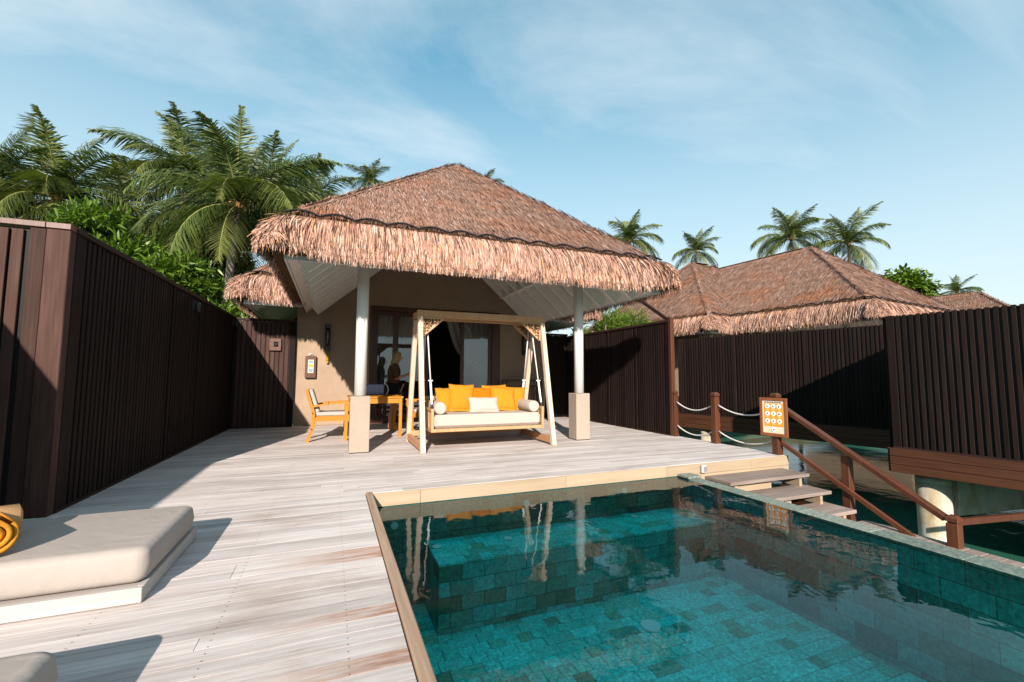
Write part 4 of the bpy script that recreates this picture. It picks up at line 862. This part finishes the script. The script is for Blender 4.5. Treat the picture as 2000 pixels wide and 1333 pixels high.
def pillow(s, wd, ht, th, n=14, pinch=.06):
    """upright pillow in the xz plane"""
    V_ = []
    for side in (1, -1):
        for j in range(n+1):
            for i in range(n+1):
                u, v = 2*i/n-1, 2*j/n-1; puff = ((1-u**4)*(1-v**4))**.55
                kx = 1-pinch*(1-v*v)*1.0; kz = 1-pinch*(1-u*u)*1.0
                V_.append((u*wd/2*kx, side*th/2*puff+.004*math.sin(u*7+v*5), v*ht/2*kz+ht/2))
    m_ = n+1; fs = []
    for sd_ in (0, 1):
        o_ = sd_*m_*m_
        for j in range(n):
            for i in range(n): q = (o_+j*m_+i, o_+j*m_+i+1, o_+(j+1)*m_+i+1, o_+(j+1)*m_+i); fs.append(q[::-1] if sd_ == 0 else q)
    b_ = m_*m_
    for i in range(n): fs += [(i, i+1, b_+i+1, b_+i), (n*m_+i, b_+n*m_+i, b_+n*m_+i+1, n*m_+i+1), (i*m_, b_+i*m_, b_+(i+1)*m_, (i+1)*m_), (i*m_+n, (i+1)*m_+n, b_+(i+1)*m_+n, b_+i*m_+n)]
    s.add(V_, fs, True)
one('mattress', M['cream'], sw, lambda s: s.box(bx0+.045, bx1-.045, by0+.005, by1-.05, .337, .545, .05), og)
def bend_round(o): pass
# ropes in two V pairs per side
for xx, sx in ((bx0+.02, 1), (bx1-.02, -1)):
    topx = XL+.14 if sx == 1 else XR-.14
    for yb, ye in ((7.25, by0+.06), (7.30, by1-.06)):
        tp = Vector((topx, yb, ZT-.115 if False else ZT-.06)); bt_ = Vector((xx, ye, .66)); d_ = (bt_-tp)
        rp = one('hanging_rope', M['rope'], sw, lambda s: s.tube([tp, tp+d_*.72], .011, 8), og)
        one('turnbuckle', M['ivory'], rp, lambda s: (s.tube([tp+d_*.72, tp+d_*.97], .017, 8), s.bar(tp+d_*.72+Vector((-.035, 0, 0)), tp+d_*.72+Vector((.035, 0, 0)), .014, .014)), og)
        one('shackle', M['metal'], rp, lambda s: s.tube([tp+d_*.97, bt_+Vector((0, 0, -.015))], .02, 8), og)
    one('hanger_bar', M['swing'], sw, lambda s: s.box(topx-.03, topx+.03, YTF+.036, YTB-.036, ZT-.107, ZT-.03), og)
for (xx, label) in ((bx0+.155, 'cream bolster lying along the left arm of the swing seat'), (bx1-.155, 'cream bolster lying along the right arm of the swing seat')):
    b = MB((xx, 7.1, .545)); rr = .098; ys = [6.80, 6.812, 6.84, 7.36, 7.388, 7.40]; rs = [.07, .09, rr, rr, .09, .07]
    b.tube([(xx, y, .545+rr) for y in ys], rs, 24); tag(b.build('bolster', M['cream'], None, (xx, 7.1, .545)), label, 'bolster', 'cream bolsters on the swing')
def cushion(x, y, z, wd, ht, th, lean, rz, m, label, roll=0):
    b = MB(); pillow(b, wd, ht, th); o = b.build('cushion', M[m], None, (x, y, z)); o.rotation_euler = (-lean, roll, rz); return tag(o, label, 'cushion', 'cushions along the swing seat')
cushion(1.87, 7.38, .543, .44, .43, .15, .32, .12, 'yellow', 'amber cushion at the far left next to the left bolster', -.04)
cushion(2.06, 7.30, .543, .46, .48, .15, .25, .05, 'yellow', 'tallest amber cushion, second from the left in front of its neighbour', .03)
cushion(2.40, 7.36, .543, .56, .43, .14, .30, 0, 'orange', 'deep orange cushion right behind the white lumbar cushion', .01)
cushion(2.70, 7.42, .543, .46, .46, .14, .22, -.05, 'yellow', 'amber cushion mostly hidden behind the others right of centre', -.02)
cushion(2.79, 7.25, .543, .46, .44, .15, .35, -.06, 'yellow', 'amber cushion just right of the white lumbar cushion', .05)
cushion(3.03, 7.36, .543, .43, .44, .15, .33, -.16, 'yellow', 'amber cushion nearest the right bolster', .05)
cushion(2.40, 7.12, .543, .54, .27, .13, .42, .02, 'cream', 'small white lumbar cushion in front of the amber ones', .015)

# ------------------------------------------------------------------ daybeds and towel
def rounded_slab(s, x0, x1, y0, y1, z0, z1, r=.09, re=.05):
    """soft mattress: rounded plan corners and crowned edges"""
    def ring(off, z):
        pts = []
        for cx, cyy, a0 in ((x1-r, y1-r, 0), (x0+r, y1-r, PI/2), (x0+r, y0+r, PI), (x1-r, y0+r, 1.5*PI)):
            for k in range(6): a = a0+PI/2*k/5; pts.append((cx+(r-off)*math.cos(a), cyy+(r-off)*math.sin(a), z))
        return pts
    rings = [ring(re*1.3, z0)]
    for k in range(1, 5): a = PI/2*k/4; rings.append(ring(re*(1-math.sin(a))*1.2-.004, z0+re*(1-math.cos(a))))
    rings.append(ring(-.012, (z0+z1)/2))
    for k in range(0, 5): a = PI/2*k/4; rings.append(ring(re*(1-math.cos(a))-.004*(k < 2), z1-re*.8*(1-math.sin(a))-.006))
    n_ = len(rings[0]); s.loft(rings, True)
def daybed(label, y0, y1, xr=-.855):
    T = thing('daybed', label, 'daybed', (-1.9, (y0+y1)/2, 0), 0, 'low sunbeds on the deck'); og = (-1.9, (y0+y1)/2, 0)
    one('platform', M['platform'], T, lambda s: (s.box(-2.92, xr, y0, y0+.03, .004, .078, .003), s.box(-2.92, xr, y1-.03, y1, .004, .078, .003), s.box(xr-.03, xr, y0+.031, y1-.031, .004, .078, .003), s.box(-2.92, -2.89, y0+.031, y1-.031, .004, .078), s.box(-2.88, xr-.031, y0+.031, y1-.031, .04, .072)), og)
    one('mattress', M['cushion'], T, lambda s: rounded_slab(s, -2.88, xr-.004, y0+.04, y1-.08, .079, .262, .06, .045), og)
daybed('beige daybed on a pale low platform holding the rolled orange towel', 2.85, 3.84)
daybed('beige daybed whose corner just shows at the bottom left of the deck', .98, 2.08, -.80)
tw = thing('rolled_towel', 'orange towel rolled up on the beige mattress at the left edge', 'towel', (-1.50, 2.98, .262), math.radians(38))
def roll(s):
    R0, turns, n = .098, 3.2, 72; L = .34; V_ = []
    for t_ in (0, 1):
        for i in range(n+1):
            a = 2*PI*turns*i/n; rr = .018+(R0-.018)*i/n; d_ = .008*math.sin(a*3)*t_
            for dr in (0, -.019): V_.append(((rr+dr)*math.cos(a-.6), t_*L+.01*math.sin(a*1.3), .098+(rr+dr)*math.sin(a-.6)))
    m_ = (n+1)*2; fs = []
    for i in range(n):
        a = i*2; fs += [(a, a+2, m_+a+2, m_+a), (a+1, m_+a+1, m_+a+3, a+3), (a, a+1, a+3, a+2), (m_+a, m_+a+2, m_+a+3, m_+a+1)]
    s.add(V_, fs, True)
one('towel_roll', M['towel'], tw, roll)
tw2 = thing('folded_towel', 'paler peach towel bundle lying just behind the orange roll', 'towel', (-1.68, 3.32, .262), math.radians(30))
def roll2(s): s.tube([(-.28, 0, .085), (-.26, 0, .085), (-.1, 0, .088), (.10, .0, .085), (.115, 0, .085)], [.05, .078, .086, .083, .05], 22)
one('towel_roll', M['towel_pale'], tw2, roll2)

# ------------------------------------------------------------------ person at the door
def person():
    T = thing('person', 'fair haired woman in a brown top standing by the table with a phone', 'person', (1.22, 9.72, 0), math.radians(-4))
    J = {'pel': (-.02, 0, .93, .115), 'waist': (-.01, 0, 1.05, .105), 'chest': (-.005, 0, 1.22, .12), 'neckb': (.01, 0, 1.37, .062), 'neck': (.045, 0, 1.43, .047), 'jaw': (.085, 0, 1.49, .062), 'head': (.075, 0, 1.56, .088), 'crown': (.055, 0, 1.60, .07)}
    ed = [('pel', 'waist'), ('waist', 'chest'), ('chest', 'neckb'), ('neckb', 'neck'), ('neck', 'jaw'), ('jaw', 'head'), ('head', 'crown')]
    for s_, n_ in ((1, 'l'), (-1, 'r')):
        J.update({'hip'+n_: (-.02, s_*.085, .88, .092), 'knee'+n_: (.02+.03*s_, s_*.09, .48, .056), 'calf'+n_: (-.015+.03*s_, s_*.092, .34, .055), 'ank'+n_: (-.03+.04*s_, s_*.095, .085, .035), 'heel'+n_: (-.045+.04*s_, s_*.095, .03, .03), 'toe'+n_: (.13+.04*s_, s_*.11, .022, .022),
                  'sho'+n_: (.0, s_*.165, 1.335, .055), 'elb'+n_: (.015, s_*.20, 1.08, .040), 'wri'+n_: (.235, s_*.085, 1.155, .026), 'palm'+n_: (.295, s_*.055, 1.175, .030), 'kn'+n_: (.325, s_*.045, 1.185, .024)})
        ed += [('pel', 'hip'+n_), ('hip'+n_, 'knee'+n_), ('knee'+n_, 'calf'+n_), ('calf'+n_, 'ank'+n_), ('ank'+n_, 'heel'+n_), ('ank'+n_, 'toe'+n_), ('neckb', 'sho'+n_), ('sho'+n_, 'elb'+n_), ('elb'+n_, 'wri'+n_), ('wri'+n_, 'palm'+n_), ('palm'+n_, 'kn'+n_)]
    names = list(J); me = bpy.data.meshes.new('body'); me.from_pydata([J[k][:3] for k in names], [(names.index(a), names.index(b_)) for a, b_ in ed], [])
    o = link('body', me); mod = o.modifiers.new('skin', 'SKIN'); me.skin_vertices[0].data
    for i, k in enumerate(names): me.skin_vertices[0].data[i].radius = (J[k][3], J[k][3]); me.skin_vertices[0].data[i].use_root = (k == 'pel')
    o.modifiers.new('sub', 'SUBSURF').levels = 2; dg = bpy.context.evaluated_depsgraph_get(); dg.update()
    m2 = bpy.data.meshes.new_from_object(o.evaluated_get(dg)); bpy.data.objects.remove(o); m2.materials.clear(); m2.materials.append(M['skin'])
    m2.polygons.foreach_set('use_smooth', [True]*len(m2.polygons)); body = link('body', m2, T)
    def ell(c, rx, ry, n=20): return [(c[0]+rx*math.cos(2*PI*k/n), c[1]+ry*math.sin(2*PI*k/n), c[2]) for k in range(n)]
    one('blouse', M['blouse'], T, lambda s: s.loft([ell((-.015, 0, .99), .135, .165), ell((-.01, 0, 1.08), .122, .145), ell((0, 0, 1.2), .142, .165), ell((0, 0, 1.29), .13, .18), ell((.005, 0, 1.36), .10, .15), ell((.01, 0, 1.395), .07, .085)]))
    for s_ in (1, -1): one('sleeve', M['blouse'], T, lambda s: s.tube([(.0, s_*.13, 1.355), (.003, s_*.17, 1.33), (.012, s_*.195, 1.22), (.016, s_*.205, 1.10)], [.07, .072, .066, .062], 14))
    one('shorts', M['shorts'], T, lambda s: s.loft([ell((-.02, 0, .80), .135, .18), ell((-.02, 0, .88), .14, .185), ell((-.015, 0, .96), .13, .165), ell((-.01, 0, 1.01), .118, .15)]))
    for s_ in (1, -1): one('shorts_leg', M['shorts'], T, lambda s: s.tube([(-.02, s_*.09, .84), (-.005, s_*.09, .64)], [.10, .095], 16))
    one('hair', M['hair'], T, lambda s: (s.loft([ell((-.055, 0, 1.17), .02, .06, 16), ell((-.055, 0, 1.24), .045, .10, 16), ell((-.04, 0, 1.33), .06, .115, 16), ell((-.005, 0, 1.43), .075, .108, 16), ell((.03, 0, 1.51), .083, .104, 16), ell((.050, 0, 1.57), .088, .10, 16), ell((.060, 0, 1.62), .082, .085, 16), ell((.058, 0, 1.66), .055, .055, 16), ell((.055, 0, 1.676), .015, .015, 16)])))
    one('nose', M['skin'], T, lambda s: s.tube([(.150, 0, 1.555), (.178, 0, 1.515), (.155, 0, 1.505)], [.008, .013, .008], 8))
    one('mouth', M['redwood'], T, lambda s: s.tube([(.146, -.018, 1.478), (.154, 0, 1.477), (.146, .018, 1.478)], .005, 6))
    for s_ in (1, -1):
        one('eye', M['ink'], T, lambda s: s.tube([(.150, s_*.026, 1.551), (.157, s_*.032, 1.551)], .007, 8))
        for k in range(4):
            y_ = s_*(.030+.012*k); L = (.045, .052, .048, .036)[k]
            one('finger', M['skin'], T, lambda s: s.tube([(.325, y_, 1.180), (.325+L*.5, y_-s_*.004, 1.178), (.325+L, y_-s_*.012, 1.192)], [.009, .0085, .0065], 8))
        one('thumb', M['skin'], T, lambda s: s.tube([(.285, s_*.03, 1.195), (.315, s_*.018, 1.215), (.335, s_*.012, 1.216)], [.011, .010, .008], 8))
    return T
person()
ph = thing('phone', 'dark phone held in both hands of the woman', 'phone', (1.585, 9.70, 1.205)); one('body', M['ink'], ph, lambda s: s.obox((0, 0, 0), (.065, 0, .03), (0, .035, 0), (-.002, 0, .004), .003)); one('screen', M['sky_blue'], ph, lambda s: s.obox((-.0015, 0, .0045), (.058, 0, .027), (0, .031, 0), (-.0003, 0, .0006)))

# ------------------------------------------------------------------ palms and bushes
def frond_mesh(L, el, droop, nl=92, dead=False, seed=0):
    r = np.random.default_rng(seed); st = Strands(); n = nl; t = np.linspace(.06, 1, n)
    def pt(t):
        a = el-droop*t**1.25; return None
    k = 60; a = el-droop*np.linspace(0, 1, k)**1.2; dl = L/k
    xs = np.concatenate([[0], np.cumsum(np.cos(a)*dl)]); zs = np.concatenate([[0], np.cumsum(np.sin(a)*dl)]); ss = np.linspace(0, 1, k+1)
    side_sway = r.normal(0, .12); ys = side_sway*ss**2*L*.5
    X = np.interp(t, ss, xs); Z = np.interp(t, ss, zs); Y = np.interp(t, ss, ys); A = np.interp(t, ss, np.append(a, a[-1]))
    P = np.stack([X, Y, Z], 1); tan = np.stack([np.cos(A), np.zeros(n), np.sin(A)], 1); nor = np.stack([-np.sin(A), np.zeros(n), np.cos(A)], 1)
    for sd_ in (-1, 1):
        ll = L*(.235*np.sin(np.clip(t*1.02+.10, 0, 1)*PI)**.55+.05)*(.85+.3*r.random(n)); sidev = np.array([0, sd_, 0.0])
        hang = (.6+.75*r.random(n)) if not dead else 1.6
        D = sidev*.72+tan*(.62+.25*t)[:, None]+nor*.10
        D = nrm(D)*ll[:, None]; D[:, 2] -= ll*hang*.55; D += r.normal(0, .05, (n, 3))*ll[:, None]
        wv = nrm(np.cross(D, nor)); 
        for q in (0, .5):
            st.add(P+tan*(q*L/n), D*(.92+.16*r.random((n, 1))), tan*.9+nor*.35, nor, .030*L/4.2, ll*.16, np.clip(.25+.45*t+r.normal(0, .18, n)+(.35 if (el < -.2) else 0), 0, 1), .15)
    me = st.mesh('frond', M['deadfrond'] if dead else M['frond'])
    b = MB(); pts = [(xs[i], ys[i], zs[i]) for i in range(0, k+1, 6)]; b.tube(pts, [max(.006, .035*(1-i/len(pts))) for i in range(len(pts))], 5)
    return me, b.mesh('rib', M['rachis'])
FR = []
for q, (el, dr) in enumerate(((1.42, .5), (1.25, .9), (1.05, 1.3), (.85, 1.6), (.62, 1.7), (.40, 1.75), (.15, 1.6), (-.15, 1.3), (-.5, .9))): FR.append([frond_mesh(4.4, el, dr, seed=q*3+j) for j in range(2)])
DEAD = frond_mesh(2.6, -1.1, .45, 36, True, 99)
def palm(label, x, y, z, scale=1, n=20, seed=0, lean=(0, 0), base=-.6, dead=0, nuts=0):
    r = random.Random(seed); T = thing('palm_tree', label, 'palm tree', (x-lean[0], y-lean[1], base), 0, 'coconut palms behind the villas')
    cx, cyy, cz = lean[0], lean[1], z-base
    pts = [(lean[0]*t**1.6, lean[1]*t**1.6, cz*t) for t in (0, .12, .3, .5, .7, .88, 1)]; rs = [.24, .17, .145, .13, .12, .12, .10]
    b = MB(); b.tube(pts, [q*scale*1.15 for q in rs], 12); b.build('trunk', M['trunk'], T)
    hb = MB()
    for k in range(14): a = k*2.4; hb.tube([(cx+.05*math.cos(a), cyy+.05*math.sin(a), cz-.28*scale), (cx+.17*scale*math.cos(a), cyy+.17*scale*math.sin(a), cz+.05), (cx+.34*scale*math.cos(a), cyy+.34*scale*math.sin(a), cz+(.40-.05*(k % 5))*scale)], [.09*scale, .07*scale, .02], 6)
    hb.build('crown_base', M['hub'], T)
    for k in range(n):
        v = k/n; lv = min(8, int(v**.9*9)); me, rb = FR[lv][r.randrange(2)]; az = k*2.3999+r.uniform(-.25, .25)
        o = link('frond', me, T, (cx, cyy, cz), az); sc = scale*r.uniform(.86, 1.08)*(.86 if lv < 1 else 1); o.scale = (sc, sc, sc); o.rotation_euler = (r.uniform(-.12, .12), r.uniform(-.14, .14), az)
        rr = link('rib', rb, o)
    for k in range(nuts):
        a = k*2.1; c_ = Vector((cx+.24*math.cos(a), cyy+.24*math.sin(a), cz-.12-.1*(k % 3))); one('coconut', M['nut'], T, lambda s: s.tube([c_+Vector((0, 0, q)) for q in (-.13, -.10, -.03, .05, .11, .13)], [.02, .07, .105, .10, .055, .02], 10))
    for k in range(dead):
        o = link('dry_frond', DEAD[0], T, (cx, cyy, cz-.05), 1.7+k*2.1); o.scale = (scale*.8,)*3; link('rib', DEAD[1], o)
    return T
palm('largest coconut palm rising just left of the thatched porch roof', -3.8, 20.4, 8.0, 1.04, 24, 3, (.3, .2), dead=2, nuts=7)
palm('tall coconut palm above the corner of the left fence', -11.8, 25.7, 9.0, .98, 21, 5, (.6, 0), nuts=4)
palm('coconut palm standing behind the largest one, slightly to its left', -7.7, 28.2, 11.7, 1.0, 20, 8, (.6, .2), dead=1)
palm('coconut palm whose crown tops the clump right of the largest palm', -3.7, 28.0, 11.6, .95, 20, 11, (-.4, 0))
palm('coconut palm cut by the left edge of the photo', -14.0, 25.6, 8.6, 1.0, 20, 14, (.3, 0))
palm('low coconut palm filling the gap left of the largest palm', -9.4, 26.0, 7.4, .9, 20, 17, (.2, 0))
palm('coconut palm at the right end of the left clump near the roof edge', -1.9, 30.0, 11.5, .9, 20, 20, (.3, 0))
palm('coconut palm deep inside the left clump', -6.7, 32, 11.6, .92, 20, 23)
palm('small distant palm just left of the porch roof peak', 2.3, 36.7, 16.9, .52, 18, 26)
palm('palm of which only tips show behind the porch roof peak', 11.5, 35, 17.3, .50, 16, 29)
palm('palm rising just right of the porch roof slope', 18.4, 24.2, 10.3, .60, 18, 32)
palm('thin greyish palm above the left peak of the neighbouring roof', 26.4, 26.3, 11.1, .52, 17, 35, dead=1)
palm('fuller palm left of the highest neighbouring roof peak', 30.5, 21.4, 11.2, .68, 22, 38, dead=1)
palm('palm right of the highest neighbouring roof peak', 32.2, 18.6, 10.2, .68, 17, 41)
palm('tiny palm top far behind the last roof at the right', 65, 26.7, 10.8, .6, 15, 44)

def leaf_cloud(blobs, n, size, asp, m, seed, shellp=.5, droop=.2):
    r = np.random.default_rng(seed); st = Strands(); w_ = np.array([b_[3]*b_[4]+b_[4]*b_[5]+b_[3]*b_[5] for b_ in blobs]); w_ = w_/w_.sum()
    idx = r.choice(len(blobs), n, p=w_); B = np.array(blobs)[idx]; dv = nrm(r.normal(0, 1, (n, 3))); dv[:, 2] = np.abs(dv[:, 2])*.9-.25; dv = nrm(dv)
    rad = (1-shellp*r.random(n)**1.6)[:, None]; nz_ = 1+.18*np.sin(dv[:, :1]*9+B[:, :1]*5)+.15*np.sin(dv[:, 1:2]*11+dv[:, 2:]*7)
    P = B[:, :3]+dv*rad*nz_*B[:, 3:6]
    D = nrm(dv*.8+r.normal(0, .55, (n, 3))); D[:, 2] -= droop; l = size*(.6+.8*r.random((n, 1))); D = nrm(D)*l
    nn = nrm(r.normal(0, .5, (n, 3))+np.array([0, 0, 1.0])); wv = nrm(np.cross(D, nn))
    st.add(P, D, wv, nn, (l*asp)[:, 0], (l*.08)[:, 0], np.clip(r.normal(.45, .22, n)+.25*(rad[:, 0]-.7), 0, 1), .1)
    return st.mesh('foliage', m)
def bush(name, label, cat, x, y, z, blobs, n, size, asp, m, seed, group=None, stems=6, droop=.2, shellp=.5):
    T = thing(name, label, cat, (x, y, z), 0, group); o = link('foliage' if name != 'broadleaf_tree' else 'crown', leaf_cloud(blobs, n, size, asp, m, seed, shellp, droop), T); o['kind'] = 'stuff'
    r = random.Random(seed); b = MB()
    for k in range(stems):
        t_ = blobs[r.randrange(len(blobs))]; p0 = Vector((r.uniform(-.25, .25)*2, r.uniform(-.2, .2), 0)); p1 = Vector(t_[:3]); md = p0.lerp(p1, .55)+Vector((r.uniform(-.3, .3), r.uniform(-.3, .3), .2))
        b.tube([p0, md, p1+Vector((r.uniform(-1, 1)*t_[3]*.5, r.uniform(-1, 1)*t_[4]*.5, t_[5]*.5))], [.09, .06, .02], 6)
    b.build('stems' if name != 'broadleaf_tree' else 'trunk', M['twig'], T); return T
r = random.Random(4)
hb = [(r.uniform(-1.6, 3.4), r.uniform(-.6, 1.2), 0, 0, 0, 0) for _ in range(26)]
hb = [(a, b_, 3.9-.50*(a+1.6)+r.uniform(-1.6, .1)*(.5+.5*r.random()), r.uniform(.45, .8), r.uniform(.45, .7), r.uniform(.35, .6)) for a, b_, *_ in hb]
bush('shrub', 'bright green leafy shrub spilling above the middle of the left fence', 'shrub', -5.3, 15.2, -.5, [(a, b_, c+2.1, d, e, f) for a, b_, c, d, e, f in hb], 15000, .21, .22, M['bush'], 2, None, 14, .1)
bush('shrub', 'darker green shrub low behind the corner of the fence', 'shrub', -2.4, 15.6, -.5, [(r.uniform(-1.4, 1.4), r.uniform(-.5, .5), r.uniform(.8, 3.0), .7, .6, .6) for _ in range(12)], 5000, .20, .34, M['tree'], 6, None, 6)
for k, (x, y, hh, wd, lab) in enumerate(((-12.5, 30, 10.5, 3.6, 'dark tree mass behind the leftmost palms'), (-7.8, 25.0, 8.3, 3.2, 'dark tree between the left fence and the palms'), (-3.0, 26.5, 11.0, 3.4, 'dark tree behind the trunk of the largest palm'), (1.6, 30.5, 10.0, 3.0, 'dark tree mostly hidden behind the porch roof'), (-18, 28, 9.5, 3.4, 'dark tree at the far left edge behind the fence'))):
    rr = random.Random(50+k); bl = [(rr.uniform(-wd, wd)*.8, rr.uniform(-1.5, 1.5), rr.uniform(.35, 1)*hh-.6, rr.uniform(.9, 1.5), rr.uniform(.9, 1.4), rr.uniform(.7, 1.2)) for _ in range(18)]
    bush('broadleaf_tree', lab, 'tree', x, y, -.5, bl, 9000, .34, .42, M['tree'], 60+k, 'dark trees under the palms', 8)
bl = [(-.2, 0, 4.4, 1.9, 1.6, 1.2), (1.9, .3, 3.4, 1.5, 1.4, 1.0), (-2.3, 0, 3.4, 1.6, 1.4, 1.0), (3.4, 0, 2.3, 1.0, 1.0, .9), (.6, 0, 2.6, 2.4, 1.5, 1.3), (-3.8, 0, 2.6, 1.0, 1.0, .7)]
bush('broadleaf_tree', 'yellow green broadleaf tree behind the right slope of the neighbouring roof', 'tree', 40.3, 19.7, 3.6, bl, 13000, .30, .5, M['bush'], 80, None, 8)
bush('potted_plant', 'spiky green plant behind the porch screen just right of the column', 'plant', 7.5, 10.6, 0, [(r.uniform(-.45, .75), r.uniform(-.3, .3), 2.05+r.uniform(0, .75), .30, .3, .32) for _ in range(14)], 2600, .30, .055, M['bush'], 90, None, 8, -.1)
bush('potted_plant', 'small green sprig above the porch screen left of the column', 'plant', 6.9, 11.6, 0, [(r.uniform(-.1, .1), 0, 2.2+r.uniform(0, .35), .16, .15, .16) for _ in range(4)], 260, .26, .14, M['bush'], 91, None, 3, -.1)
